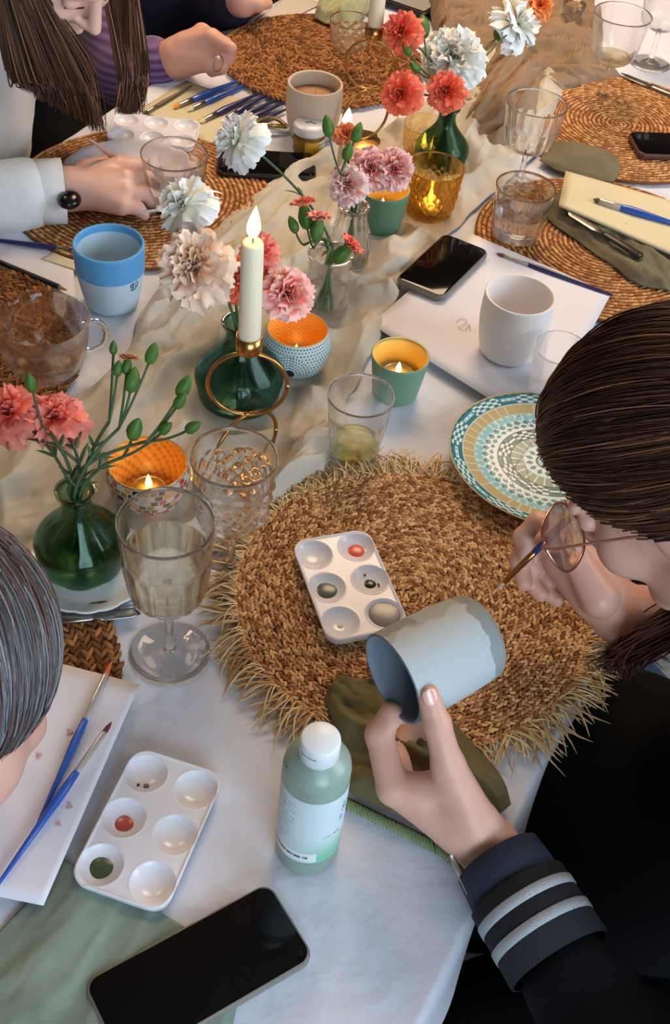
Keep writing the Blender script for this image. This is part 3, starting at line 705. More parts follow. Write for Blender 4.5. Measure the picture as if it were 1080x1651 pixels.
# ------------------------------------------------------------------ glassware
def wall(outer, th, base_th):
    """closed profile: outer wall from the bottom centre to the rim and back down inside"""
    o = [(1e-4, outer[0][1])]+list(outer); top = outer[-1]
    inn = [(max(r-th, 1e-4), z) for r, z in reversed(outer[:-1]) if z > outer[0][1]+base_th]
    zb = outer[0][1]+base_th; rb = np.interp(zb, [z for r, z in outer], [r for r, z in outer])-th
    return o+[(top[0]-th*0.3, top[1]+th*0.35), (top[0]-th, top[1])]+inn+[(rb, zb+0.0008), (rb*0.7, zb), (1e-4, zb)]
def ribs(n, z0, z1, d):
    return lambda z, th: 1+d*np.abs(np.cos(n*th/2))*np.clip((z-z0)/0.004, 0, 1)*np.clip((z1-z)/0.006, 0, 1)-d*0.5*np.clip((z-z0)/0.004, 0, 1)*np.clip((z1-z)/0.006, 0, 1)
def goblet(label, pos, H, R, zb, rb, rf, fill=None, cut='flute', group=None, m=None, rot=0.0):
    t = thing('wine_glass', label, 'glass', pos, rot, group); m = m or m_glass
    n = 96
    outer = [(rb*0.15, zb), (rb*0.55, zb+0.003), (rb*0.85, zb+0.009)]+[(rb+(R-rb)*s**0.6, zb+0.014+(H-zb-0.014)*s) for s in np.linspace(0, 1, 22)]
    if cut == 'flute': md = lambda z, th: 1+0.04*(np.abs(np.cos(8*th))-0.2)*np.clip((zb+(H-zb)*0.62-z)/0.008, 0, 1)
    elif cut == 'diamond': md = lambda z, th: 1+0.075*(np.abs(np.sin(6*th+(z-zb)*180))*np.abs(np.sin(6*th-(z-zb)*180))-0.05)*np.clip((zb+(H-zb)*0.75-z)/0.008, 0, 1)
    else: md = None
    MB().lathe(wall(outer, 0.0017, 0.004), n, mod=md, modrows=len(outer)+1).build('bowl', m, t)
    MB().lathe([(0.0045, zb+0.001), (0.004, zb-0.012), (0.0042, 0.03), (0.0062, 0.022), (0.0045, 0.016), (0.007, 0.009)][::-1], 24).build('stem', m, t)
    rm = lambda z, th: 1+0*z+0*th
    f = MB(); th = np.linspace(0, 2*math.pi, 96, endpoint=False); pr = [(1e-4, 0.0005), (rf*0.6, 0.0004), (rf, 0.0002), (rf*1.005, 0.0008), (rf*0.99, 0.0016), (rf*0.8, 0.0024), (rf*0.5, 0.0038), (rf*0.25, 0.0072), (0.007, 0.0095), (1e-4, 0.0095)]
    f.lathe(pr, 96, mod=lambda z, th: 1+0.012*np.cos(24*th)*np.clip((z-0.002)/0.002, 0, 1)).build('foot', m, t)
    if fill:
        z1, mm, nm = fill; pts = [(r-0.0021, z) for r, z in outer if z > zb+0.0045 and z < z1]
        rr = np.interp(z1, [z for r, z in outer], [r for r, z in outer])-0.0021
        MB().lathe([(1e-4, zb+0.0048)]+pts+[(rr, z1), (rr*0.96, z1-0.0003), (1e-4, z1-0.0004)], 64).build(nm, mm, t)
    return t
goblet('stemmed wine glass half full of white wine, in front of the green vase', F_WINE1, .187, .0428, .080, .033, .0395, fill=(.148, m_wine, 'wine'))
goblet('empty cut-glass wine goblet behind the wine-filled one, by the runner edge', F_WINE2, .17, .0415, .075, .031, .037, cut='diamond')
goblet('empty fluted goblet standing behind the water tumbler on the right', F_GOB, .14, .046, .06, .034, .036, cut='flute')
goblet('far right wine glass with a little white wine at the top edge', foot(1005, 22, .15), .15, .049, .062, .034, .038, fill=(.078, m_wine, 'wine'), cut=None)
goblet('wine glass cut off by the top right corner', foot(1085, -30, .15), .15, .045, .062, .034, .038, cut=None)
goblet('beaded cut glass goblet behind the far gold-ring candlestick', foot(566, 32, .10), .10, .036, .045, .028, .032, cut='diamond')
def tumbler(label, pos, H, R, Rb, th=0.0017, fill=None, mod=None, m=None, base=0.006, name='tumbler', cat='glass', group=None):
    t = thing(name, label, cat, pos, 0.0, group)
    outer = [(Rb*0.93, 0.0005), (Rb, 0.003)]+[(Rb+(R-Rb)*s, 0.006+(H-0.006)*s) for s in np.linspace(0, 1, 26)]
    MB().lathe(wall(outer, th, base), 96, mod=mod, modrows=len(outer)+1).build('glass_wall', m or m_glass, t)
    if fill:
        z1, mm, nm = fill; pts = [(r-th-0.0004, z) for r, z in outer if z > base+0.0015 and z < z1]; rr = Rb+(R-Rb)*(z1/H)-th-0.0004
        MB().lathe([(1e-4, base+0.0009)]+pts+[(rr, z1), (rr*0.96, z1-0.0003), (1e-4, z1-0.0004)], 64).build(nm, mm, t)
    return t
tumbler('low tumbler with pale yellow drink between the green tealight cup and the straw mat', foot(582, 636, .09), .09, .0378, .0275, fill=(.022, glass('pale_yellow_drink', (254, 252, 222), ior=1.34, see=.4), 'drink'), mod=lambda z, th: 1+0.02*np.abs(np.cos(5*th))*np.clip((.062-z)/.004, 0, 1))
tumbler('fluted water tumbler three quarters full beside the notepad', F_TUMR, .09, .0425, .033, fill=(.05, m_water, 'water'), mod=lambda z, th: 1+0.04*(np.abs(np.cos(6*th))-.1)*np.clip((.068-z)/.004, 0, 1), base=.010)
tumbler('fluted tumbler of water in front of the drawing hand at the left', foot(281, 247, .09), .09, .0475, .035, fill=(.05, m_water, 'water'), mod=lambda z, th: 1+0.04*(np.abs(np.cos(6*th))-.1)*np.clip((.068-z)/.004, 0, 1), base=.009)
tumbler('clear glass partly hidden behind the woman with glasses, beside the white mug', foot(906, 560, .085), .085, .034, .026, m=m_glassthin)
t = thing('glass_mug', 'large clear glass mug with a round handle standing on the left brown mat', 'mug', up(foot(68, 530, .07), .010), 0)
outer = [(.030, .0005), (.036, .003), (.043, .012), (.049, .028), (.053, .05), (.0545, .075)]
MB().lathe(wall(outer, .0018, .005), 80).build('glass_wall', m_glassthin, t)
hd = catm([(.048, 0, .064), (.062, 0, .068), (.073, 0, .056), (.070, 0, .036), (.055, 0, .026), (.048, 0, .026)], 6)
ca, sa = math.cos(0.25), math.sin(0.25)
MB().tube([(p[0]*ca, p[0]*sa, p[2]) for p in hd], .0042, 10).build('handle', m_glass, t)
# small crystal candlestick at the top, clear decanter stopper shapes
t = thing('glass_candlestick', 'small clear glass candlestick with round foot at the top edge', 'candlestick', foot(921, 30, .05))
MB().lathe([(1e-4, .0), (.036, .0), (.038, .004), (.034, .010), (.016, .016), (.012, .022), (.018, .034), (.020, .042), (.014, .05), (.014, .056), (.021, .066), (.022, .078), (.020, .079), (.018, .068), (1e-4, .062)], 48).build('crystal_body', m_glass, t)
# vases ------------------------------------------------------------
def vase(label, pos, prof, m, th=.0022, water=None, name='vase', mod=None, rim=True):
    t = thing(name, label, 'vase', pos)
    MB().lathe(wall(prof, th, .005), 72, mod=mod).build('vase_wall', m, t)
    if water:
        z1, mm = water; pts = [(r-th-.0005, z) for r, z in prof if .0065 < z < z1]; rr = np.interp(z1, [z for r, z in prof], [r for r, z in prof])-th-.0005
        MB().lathe([(1e-4, .006)]+pts+[(rr, z1), (1e-4, z1-.0003)], 48, mod=mod).build('water', mm, t)
    if rim:
        r, z = prof[-1]; a = np.linspace(0, 2*math.pi, 25)
        MB().tube([(r*math.cos(x), r*math.sin(x), z) for x in a], .0022, 8).build('rim', m, t)
    return t
squat = [(.036, .0), (.041, .003), (.0435, .010), (.045, .020), (.047, .030), (.0475, .036), (.045, .044), (.037, .056), (.027, .068), (.019, .080), (.0155, .090), (.0145, .098), (.016, .106), (.0185, .112)]
vase('squat dark green glass vase of pink carnations and buds at the left', up(F_VASE1, .0135), [(r*.98, z*.93) for r, z in squat], m_greenglass, water=(.034, glass('green_water', (214, 226, 206), ior=1.33, see=.4)))
vase('squat green glass vase seen through the near gold-ring candlestick', F_VASE2, [(r*1.12, z) for r, z in squat], m_darkgreenglass, water=(.030, m_water))
vase('small clear glass vase of single stems just behind the dotted tealight holder', F_CLR, [(.026, 0), (.028, .003), (.029, .02), (.029, .05), (.027, .07), (.028, .09)], m_glassthin, water=(.04, m_water))
vase('ribbed clear bottle vase holding the pink spray flowers by the tall green cup', F_RIB, [(.024, 0), (.027, .004), (.028, .03), (.024, .045), (.026, .05), (.022, .062), (.018, .075), (.020, .088)], m_glass, mod=lambda z, th: 1+.04*np.cos(12*th))
vase('dark green glass vase of white and coral carnations at the top', F_VASE3, [(r*.9, z*.85) for r, z in squat], m_darkgreenglass)
# scalloped dish under left vase, fork and knife
t = thing('scalloped_dish', 'white scalloped dish under the left green vase', 'dish', (F_VASE1[0]+.008, F_VASE1[1]-.008, TZ+.0085))
MB().lathe([(1e-4, .0), (.040, .0), (.046, .002), (.059, .0085), (.062, .0112), (.058, .0105), (.047, .0052), (.040, .0045), (1e-4, .0045)], 96, mod=lambda z, th: 1+.025*np.abs(np.sin(8*th))*(z > .003)).build('dish_body', mat('glazed_white', (214, 218, 222), .2), t)
def cutlery(label, a, b, kind, z=.004):
    A, B = W(*a, z), W(*b, z); d = B-A; L = np.linalg.norm(d); t = thing(kind, label, 'cutlery', tuple(A), math.atan2(d[1], d[0]))
    if kind == 'fork':
        MB().tube([(0, 0, 0), (L*.25, 0, .001), (L*.6, 0, .003), (L*.68, 0, .002)], [.004, .0035, .002, .003], 8, flat=.5).build('handle', m_steel, t)
        MB().tube([(L*.67, 0, .002), (L*.72, 0, .001), (L*.78, 0, .0006)], [.003, .010, .011], 8, flat=.12).build('fork_head', m_steel, t)
        for k in (-1.5, -.5, .5, 1.5): MB().tube([(L*.77, k*.0052, .0006), (L*.9, k*.005, .001), (L, k*.0048, .004)], [.0016, .0013, .0006], 6).build('tine', m_steel, t)
    else:
        hm = mat('dark_handle', (44, 36, 32), .4) if 'dark' in label else m_steel
        MB().tube([(0, 0, 0), (L*.02, 0, 0), (L*.45, 0, .0), (L*.5, 0, 0)], [.004, .0075, .006, .004], 12, flat=.5).build('handle', hm, t)
        MB().tube([(L*.48, 0, 0), (L*.6, .001, 0), (L*.9, .001, 0), (L, -.003, 0)], [.003, .0085, .008, .001], 10, flat=.12).build('blade', m_steel, t)
    return t
cutlery('steel table fork lying below the scalloped dish at the left', (70, 985), (228, 968), 'fork', .010)
cutlery('steel table knife below the fork at the left mat edge', (80, 1000), (226, 986), 'table_knife', .010)
cutlery('dark handled knife across the olive napkin beside the notepad', (1034, 414), (912, 338), 'table_knife', .030)
cutlery('steel knife on the far mat by the top right wine glass foot', (1100, 160), (1000, 118), 'table_knife', .011)
# plates --------------------------------------------------------------
def patterned_plate():
    c = W(843, 740, .020); t = thing('dinner_plate', 'turquoise and gold patterned plate tilted beside the woman with glasses', 'plate', (c[0]+.028, c[1]+.002, TZ+.0135)); t.rotation_euler = (math.radians(-1.5), math.radians(1.5), 0)
    R = .116; nr, nt = 150, 384
    teal, dk, wh, gold, pale, lt = lin((52, 128, 138)), lin((40, 74, 80)), lin((214, 232, 232)), lin((190, 172, 122)), lin((150, 200, 206)), lin((205, 214, 205))
    def prof(s):
        r = s*R; z = .004+(.010*max(0, (s-.62)/.38)**1.3)
        return r, z
    P = np.zeros((nr, nt, 3)); C = np.zeros((nr, nt, 3)); th = np.arange(nt)*2*math.pi/nt
    for i in range(nr):
        s = i/(nr-1); r, z = prof(s); r = max(r, 1e-4)
        for j in range(nt):
            a = th[j]; P[i, j] = (r*math.cos(a), r*math.sin(a), z); fa = a/(2*math.pi)
            def band(s0, s1, n, c0, c1, rows):
                k = int((s-s0)/(s1-s0)*rows); return c0 if (int(fa*n)+k) % 2 else c1
            if s > .985: col = gold
            elif s > .86:
                u = (fa*10) % 1
                if s > .972 or s < .872: col = teal if s > .972 and int(fa*120) % 2 else dk
                elif u < .36:
                    v = (s-.872)/.10; col = teal if (v < .22 or v > .78 or u < .03 or u > .33) else (wh if int(fa*150) % 2 else pale) if .38 < v < .62 else dk if u < .34 and (v < .3 or v > .7) else pale
                else: col = band(.872, .972, 96, teal, wh, 4)
            elif s > .73: col = lt if (fa*48) % 1 < .12 or s > .85 or s < .737 else gold
            elif s > .50:
                v = (s-.50)/.23; u = (fa*40) % 1; col = wh
                for (vc, n, rr, cc) in ((.25, 40, .12, teal), (.5, 40, .16, teal), (.78, 40, .14, pale)):
                    uu = (fa*n+(.5 if vc == .5 else 0)) % 1
                    if abs(v-vc) < rr*(1-abs(uu-.5)*2.2): col = cc
                if v > .6 and col is wh: col = pale if int(fa*160) % 3 else wh
            elif s > .485: col = dk
            elif s > .37:
                u = (fa*8) % 1; v = (s-.37)/.115
                if u < .36: col = teal if (v < .2 or v > .8 or u < .03 or u > .33) else wh if .4 < v < .6 else dk
                else: col = band(.37, .485, 48, dk, wh, 4)
            elif s > .36: col = dk
            elif s > .24: col = wh if (fa*22) % 1 < .16 else lin((140, 158, 142))
            elif s > .11: v = (s-.11)/.13; uu = (fa*14) % 1; col = teal if abs(v-.5) < .35*(1-abs(uu-.5)*2.6) else wh
            elif s > .09: col = dk
            else: col = pale if s > .05 or s < .02 else teal
            C[i, j] = col
    mb = MB().grid(P, closev=True, c=C, flip=False)
    mb.build('plate_face', m_vc, t)
    MB().lathe([(1e-4, .0), (R*.5, .0), (R*.58, .0006), (R*.64, .0025), (R*.99, .0115), (R*1.002, .0137), (R*.999, .0142)], 96, cap1=False).build('plate_underside', mat('plate_cream', (206, 200, 178), .3), t)
    return t
patterned_plate()
t = thing('dinner_plate', 'plain white rimmed plate under the hand of the long-haired woman', 'plate', up(foot(212, 292, .02), .0095))
MB().lathe([(1e-4, 0), (.07, 0), (.075, .003), (.098, .016), (.102, .021), (.100, .0225), (.095, .017), (.072, .0065), (1e-4, .005)], 96).build('plate_body', mat('white_glaze', (216, 210, 214), .3), t)
# mugs ----------------------------------------------------------------
def mug_prof(R, Rb, H, bulge=.0):
    o = [(Rb*.80, 0.0), (Rb*.90, .0012), (Rb*1.0, .005)]
    for s in np.linspace(0, 1, 18)[1:]: o.append((Rb+(R-Rb)*s+bulge*math.sin(math.pi*s), .005+(H-.005)*s))
    return o
def mug(label, pos, R, Rb, H, m, th=.0035, bulge=0, rough=None, extra=None, name='ceramic_mug'):
    t = thing(name, label, 'mug', pos)
    MB().lathe(wall(mug_prof(R, Rb, H, bulge), th, .006), 72).build('mug_body', m, t)
    return t
m_bisque = mat('white_bisque', (240, 234, 232), .75, bump=.1, bscale=500)
m_bisq2 = mat('pale_blue_bisque', (190, 210, 224), .7, bump=.1, bscale=500)
t = mug('white mug with blue painted band around the rim, on the left', foot(175, 393, .09), .0445, .034, .09, m_bisq2, bulge=.003)
pr = [(r+.0004, z) for r, z in mug_prof(.0445, .034, .09, .003) if z > .056]
MB().lathe([(pr[0][0], .0557)]+pr+[(.0447-.001, .0920), (.0440-.0028, .0918), (.0404, .0895), (.0402, .0822)], 72, cap0=False, cap1=False).build('painted_band', mat('sky_blue_paint', (84, 158, 214), .5, var=.35, vscale=30, var2=(112, 180, 224)), [x for x in t.children][0])
sp = catm([(0, 0), (.2, .8), (.9, 1), (1, .2), (.5, -.2), (.4, .5), (.8, .6), (.9, -.5), (.2, -.7), (1.3, -.9), (1.7, .1), (1.5, .8), (2.1, .9), (2.3, .1), (1.9, -.6)], 6)
pts = []
for u, v in sp:
    aa = math.radians(-42)+u*.13; z = .047+v*.006; rr = np.interp(z, [q[1] for q in mug_prof(.0445, .034, .09, .003)], [q[0] for q in mug_prof(.0445, .034, .09, .003)])+.0002; pts.append((rr*math.cos(aa), rr*math.sin(aa), z))
MB().tube(pts, .0005, 5).build('scribble', mat('ink', (56, 66, 90), .6), t)
mug('unpainted white mug standing on the right drawing paper', up(foot(838, 480, .095), .0115), .0440, .037, .088, m_bisque, bulge=.0035)
t = mug('cream mug with melted candle wax at the far side of the table', foot(508, 139, .08), .0435, .037, .085, mat('cream_glaze', (208, 192, 172), .55), th=.004, bulge=.004)
MB().lathe([(1e-4, .060), (.038, .060), (.039, .064), (1e-4, .0642)], 40).build('wax_fill', mat('tan_wax', (176, 138, 104), .5, sss=.3), t)
MB().tube([(0, 0, .064), (.001, 0, .070), (.002, 0, .076)], [.0006, .0008, .0005], 6).build('wick', mat('pale_wick', (230, 190, 140), .8), t)
# paint jar
t = thing('paint_jar', 'small jar of yellow paint with a white lid in front of the cream mug', 'jar', foot(500, 200, .045))
MB().lathe([(1e-4, 0), (.023, 0), (.0245, .002), (.0245, .030), (.022, .033), (1e-4, .033)], 48).build('jar_body', glass('jar_plastic', (232, 224, 210), rough=.2, see=.2), t)
MB().lathe([(1e-4, .002), (.0225, .002), (.0225, .028), (1e-4, .028)], 40).build('paint_fill', mat('ochre_paint', (196, 160, 70), .5), t)
MB().lathe([(.0255, .033), (.026, .036), (.026, .045), (.024, .0475), (1e-4, .0475)], 48).build('lid', m_plastic, t)
mb = MB(); th = np.linspace(math.radians(-100), math.radians(20), 24); zz = np.linspace(.007, .026, 8); G = np.array([[(.0249*math.cos(a), .0249*math.sin(a), z) for a in th] for z in zz])
C = np.array([[lin((214, 168, 52)) if (a < math.radians(-45)) else lin((220, 214, 206)) if (int(z*900) % 3 or int(a*30) % 4 == 0) else lin((110, 104, 100)) for a in th] for z in zz]); mb.grid(G, c=C).build('label', m_vcm, [x for x in t.children if x.name.startswith('jar_body')][0])
mb = MB(); mb.tube([(x*.008, y*.004, .0478) for x, y in catm([(-1, .3), (-.5, -.5), (0, .6), (.4, -.3), (1.2, -.6)], 6)], .0006, 5).build('lid_mark', m_wick, t)
# paint bottle
t = thing('paint_bottle', 'sage green squeeze bottle of paint with white flip cap, standing near the centre front', 'bottle', up(foot(517, 1192, .17), 0), 0)
gb = mat('sage_bottle', (140, 160, 149), .3, sss=.1)
MB().lathe([(1e-4, 0), (.022, 0), (.0255, .002), (.0272, .006), (.0272, .128), (.0268, .131), (.0272, .134), (.0262, .140), (.0225, .146), (.015, .151), (.013, .153), (.013, .158)], 72).build('bottle_body', gb, t)
MB().lathe([(.0150, .1505), (.0158, .152), (.0158, .168), (.0153, .1712), (.0140, .1722), (1e-4, .1716)], 56, cap0=False).build('cap', mat('cap_white', (224, 230, 234), .35), t)
MB().tube([(.0158*math.cos(a), .0158*math.sin(a), .164) for a in np.linspace(math.radians(-150), math.radians(-95), 12)], .0005, 6).build('cap_notch', mat('grey_line', (120, 130, 136), .6), t)
def bottle_label():
    na, nz_ = 420, 300; a0, a1, z0, z1 = -205, 25, .026, .121; A = np.radians(np.linspace(a0, a1, na)); Z = np.linspace(z0, z1, nz_)
    wh, gr, tx, blue, mint = map(lambda c: np.array(lin(c)), ((206, 222, 226), (150, 196, 178), (140, 160, 166), (54, 58, 130), (120, 186, 156)))
    G = np.zeros((nz_, na, 3)); C = np.zeros((nz_, na, 3)); rg = random.Random(4)
    rowt = [[rg.random() for _ in range(200)] for _ in range(80)]
    FONT = {'A': ['01110', '10001', '10001', '11111', '10001', '10001'], 'c': ['00000', '01110', '10000', '10000', '10001', '01110'], 'r': ['00000', '10110', '11001', '10000', '10000', '10000'], 'y': ['10001', '10001', '01111', '00001', '10001', '01110'], 'l': ['00100', '00100', '00100', '00100', '00100', '00100'], 'i': ['00100', '00000', '00100', '00100', '00100', '00100'], 's': ['01111', '10000', '01110', '00001', '10001', '01110']}
    for i, z in enumerate(Z):
        v = (z-z0)/(z1-z0)
        for j, a in enumerate(A):
            d = math.degrees(a); G[i, j] = (.0274*math.cos(a), .0274*math.sin(a), z)
            g = max(0, min(1, (.42-v)*3))*max(0, min(1, (d+135)/70)); col = wh*(1-g)+mint*g
            # fine print block on the left
            if -150 < d < -112 and .28 < v < .92:
                r_ = int(v*36)
                if r_ % 2 and rowt[r_][int((d+150)/1.6) % 200] > .35 and d < -148+34*(.55+.45*rowt[r_][5]): col = col*.35+tx*.65
            # blue brand lettering towards the right edge
            for word, dz, dd0, hh, ww, cc in (('Ac', .84, -30, .14, 9.0, blue), ('A', .66, -34, .09, 8.0, blue)):
                if dz-hh < v < dz and d > dd0:
                    k = int((d-dd0)/(ww)); q = ((d-dd0) % ww)/ww*5.8
                    if k < len(word) and word[k] in FONT and q < 5:
                        if FONT[word[k]][min(5, int((dz-v)/hh*6))][int(q)] == '1': col = cc
            if .40 < v < .425 and -66 < d < -30 and rowt[3][int(d*1.1) % 200] > .3: col = tx*.6
            # white sticker with a printed line
            if .02 < v < .16 and d < -72:
                col = np.array(lin((222, 230, 232)))
                if .075 < v < .11 and -175 < d < -85 and rowt[7][int(d*.8) % 200] > .25: col = np.array(lin((70, 84, 88)))
            C[i, j] = col
    MB().grid(G, c=C, flip=True).build('label', m_vcm, [x for x in t.children if x.name.startswith('bottle_body')][0])
bottle_label()
MB().ball((.0250*math.cos(math.radians(-158)), .0250*math.sin(math.radians(-158)), .1415), (.0012, .0012, .0008)).build('paint_spot', mat('dark_drop', (60, 72, 70), .5), t)
# ------------------------------------------------------------------ candles and tealights
def zat(x, y, py):
    lo, hi = 0.0, 0.6
    for _ in range(40):
        m = (lo+hi)/2; v = np.array([x, y, TZ+m])-CAM
        if 825.5-FPX*(v @ U_)/(v @ F_) > py: lo = m
        else: hi = m
    return lo
def flame(parent, z, h, r, m, off=(0, 0)):
    pr = [(1e-4, 0)]+[(r*math.sin(math.pi*s**.62)**.9*(1-.15*s), h*s) for s in np.linspace(.04, .97, 14)]+[(1e-4, h)]
    mb = MB().lathe(pr, 20); V = mb.v[0]; V[:, 0] += off[0]*(V[:, 2]/h)**1.5; V[:, 1] += off[1]*(V[:, 2]/h)**1.5
    return mb.build('flame', m, parent, loc=(0, 0, z))
def taper(label, pos, z0, z1, r0, r1, fl_h=.034, fl_r=.0068, m=m_wax):
    t = thing('taper_candle', label, 'candle', up(pos, z0)); H = z1-z0
    MB().lathe([(r0*.9, 0), (r0, .002), (r1, H-.004), (r1*.85, H-.001), (r1*.5, H-.0025), (1e-4, H-.0025)], 40).build('wax', m, t)
    MB().tube([(0, 0, H-.003), (.0003, 0, H+.004), (.0008, 0, H+.008)], [.0007, .0007, .0004], 6).build('wick', m_wick, t)
    if fl_h: flame(t, H+.0035, fl_h, fl_r, m_flame, (.002, 0))
    return t
def ring(mb, c, r, tr, yaw, tilt=0.0, n=48):
    a = np.linspace(0, 2*math.pi, n+1); ex = np.array([math.cos(yaw), math.sin(yaw), 0]); ez = np.array([-math.sin(yaw)*math.sin(tilt), math.cos(yaw)*math.sin(tilt), math.cos(tilt)])
    return mb.tube([np.array(c)+r*(ex*math.cos(x)+ez*math.sin(x)) for x in a], tr, 8)
def holder(label, pos, ztop, s=1.0, yaw=0.1, cupm=None):
    t = thing('candlestick', label, 'candlestick', pos)
    rc = .0135*s; zc = ztop-.020
    MB().lathe([(1e-4, zc), (rc*.9, zc), (rc, zc+.002), (rc, ztop), (rc-.0012, ztop), (rc-.0012, zc+.0035), (1e-4, zc+.003)], 40).build('cup', m_brass, t)
    r1 = (zc-.003)*.235; r2 = (zc-.004)/2-r1
    MB().ball((0, 0, zc-.002), .0032).build('joint', m_brass, t)
    ring(MB(), (0, 0, zc-.003-r1), r1, .0023, yaw, .0).build('ring', m_brass, t)
    MB().ball((0, 0, zc-.003-2*r1), .0034).build('joint', m_brass, t)
    r2 = (zc-.003-2*r1-.006)/2
    ring(MB(), (0, 0, .005+r2), r2, .0023, yaw+.7, .0).build('ring', m_brass, t)
    MB().lathe([(1e-4, 0), (.036*s, 0), (.037*s, .0015), (.034*s, .003), (.006, .005), (1e-4, .006)], 48).build('base', m_brass, t)
    return t
zt = .2
holder('brass candlestick of two stacked rings holding the tall lit candle in the middle', F_HOLD, zt, yaw=.12)
taper('tall lit cream taper candle in the middle of the flowers', F_HOLD, zt-.0165, zat(F_HOLD[0], F_HOLD[1], 388), .0118, .0107)
zt2 = .19
holder('brass ring candlestick at the top behind the cream mug', F_HOLD2, zt2, yaw=-.1, s=1.05)
taper('unlit-looking cream taper candle cut off by the top edge', F_HOLD2, zt2-.0165, .34, .0118, .0105)
p2 = (W(549, 300, 0)[0], W(549, 300, 0)[1], TZ)
t = thing('small_candlestick', 'small brass candle cup behind the pink spray flowers', 'candlestick', p2)
MB().lathe([(1e-4, 0), (.022, 0), (.023, .002), (.012, .005), (.011, .008), (.0125, .010), (.0125, .028), (.0112, .028), (.0112, .012), (1e-4, .0118)], 36).build('cup', m_brass, t)
taper('short lit candle glowing behind the coral bud left of the tall green cup', p2, .0125, zat(p2[0], p2[1], 208), .0092, .0085, fl_h=.030, fl_r=.0075)

def tealight(label, pos, z, group='tealights burning in the holders', fh=.016):
    t = thing('tealight', label, 'candle', up(pos, z), 0, group)
    MB().lathe([(1e-4, 0), (.0178, 0), (.0185, .001), (.0187, .013), (.0178, .013), (.0176, .0095), (1e-4, .0095)], 36).build('tin_cup', mat('tin', (190, 180, 160), .35, metal=1), t)
    MB().lathe([(1e-4, .0092), (.0174, .0092), (.0172, .0112), (.004, .0104), (1e-4, .0104)], 36).build('wax', mat('melted_wax', (250, 210, 130), .3, sss=.5), t)
    MB().tube([(0, 0, .010), (.0003, 0, .014)], .0006, 6).build('wick', m_wick, t)
    flame(t, .0125, fh, .0038, m_flame2)
    return t
def cup(label, pos, R, Rb, H, mo, mi, th=.0022, zf=.020, name='tealight_holder'):
    t = thing(name, label, 'tealight holder', pos)
    o = [(Rb*.9, 0), (Rb, .0025)]+[(Rb+(R-Rb)*s**.9, .004+(H-.004)*s) for s in np.linspace(0, 1, 12)]
    MB().lathe([(1e-4, 0)]+o+[(R-th*.5, H+.0006)], 60, cap1=False).build('outer_wall', mo, t)
    i = [(R-th*.5, H+.0006), (R-th, H-.0003)]+[(max(r-th, 1e-4), z) for r, z in o[::-1] if z > zf+.002]+[(np.interp(zf, [z for r, z in o], [r for r, z in o])-th, zf), (1e-4, zf-.0004)]
    MB().lathe(i, 60, cap0=False).build('inner_wall', mi, t)
    return t
m_sageg = mat('sage_ceramic', (116, 156, 130), .6); m_sageg2 = mat('dark_sage_ceramic', (92, 128, 100), .6); m_yell = mat('yellow_enamel', (226, 196, 104), .35)
F_G1 = foot(646, 572, .06)
cup('sage green tealight cup with yellow inside on the paper corner, nearer one', F_G1, .0355, .0275, .06, m_sageg, m_yell); tealight('tealight burning in the nearer sage green cup', F_G1, .0205)
cup('dark sage green tealight cup below the pink spray flowers, farther one', F_GREEN2, .0372, .029, .065, m_sageg2, m_yell); tealight('tealight burning in the farther sage green cup', F_GREEN2, .0205)
# dotted ball-shaped holder
def painted_bowl(label, pos, prof, cf, m_in, name='tealight_holder', nt=300, nz_=130, m=m_vc):
    t = thing(name, label, 'tealight holder', pos)
    pr = catm([(r, z, 0) for r, z in prof], 12)[:, :2]; d = np.concatenate([[0], np.cumsum(np.linalg.norm(np.diff(pr, axis=0), axis=1))]); tt = np.linspace(0, d[-1], nz_)
    R = np.interp(tt, d, pr[:, 0]); Z = np.interp(tt, d, pr[:, 1]); th = np.arange(nt)*2*math.pi/nt
    P = np.stack([R[:, None]*np.cos(th), R[:, None]*np.sin(th), Z[:, None]*np.ones(nt)], -1)
    C = np.array([[cf(i/(nz_-1), R[i], Z[i], a) for a in th] for i in range(nz_)])
    MB().grid(P, closev=True, c=C, flip=True).build('outer_wall', m, t)
    q = [(R[-1]-.0002, Z[-1]), (R[-1]-.001, Z[-1]+.0009), (R[-1]-.002, Z[-1])]+[(max(r-.0022, 1e-4), z) for r, z in zip(R[::-6], Z[::-6]) if z > .004]+[(1e-4, .0035)]
    mb = MB(); q = np.array(q); q2 = catm([(r, z, 0) for r, z in q], 3)[:, :2]
    Ci = np.array([[m_in(i/(len(q2)-1), a) for a in np.arange(120)*2*math.pi/120] for i in range(len(q2))])
    mb.lathe(q2, 120, cap0=False, c=Ci).build('inner_wall', m_vc, t)
    return t
dW, dT, dB = lin((206, 222, 220)), lin((60, 118, 124)), lin((28, 30, 36)); ah = math.radians(-95)
def dots(s, r, z, a):
    hx, hz = ((a-ah+math.pi) % (2*math.pi)-math.pi)*.042, z-.022
    dd = math.hypot(hx, hz)
    if dd < .0062: return dB
    if dd < .026:
        k = round((dd-.0062)/.0036); n = max(8, int(2*math.pi*(.0062+k*.0036)/.0038)); fa = (math.atan2(hz, hx)/(2*math.pi)*n+k*.5) % 1
        return dT if (abs(dd-.0062-k*.0036) < .0010 and abs(fa-.5) < .3) else dW
    v = z/.0042; k = int(v); u = (a*.042/.0044+(k % 2)*.5) % 1
    return dT if math.hypot((u-.5)*.0044, (v-k-.5)*.0042) < .0012 else dW
oran, gold_ = lin((224, 150, 60)), lin((250, 196, 96))
painted_bowl('round white tealight bowl with turquoise dots beside the tall candle', F_DOT, [(.018, 0), (.026, .002), (.037, .012), (.0425, .026), (.0425, .040), (.039, .055), (.0375, .060)], dots, lambda s, a: oran if (int(a*16)+int(s*26)) % 2 else gold_)
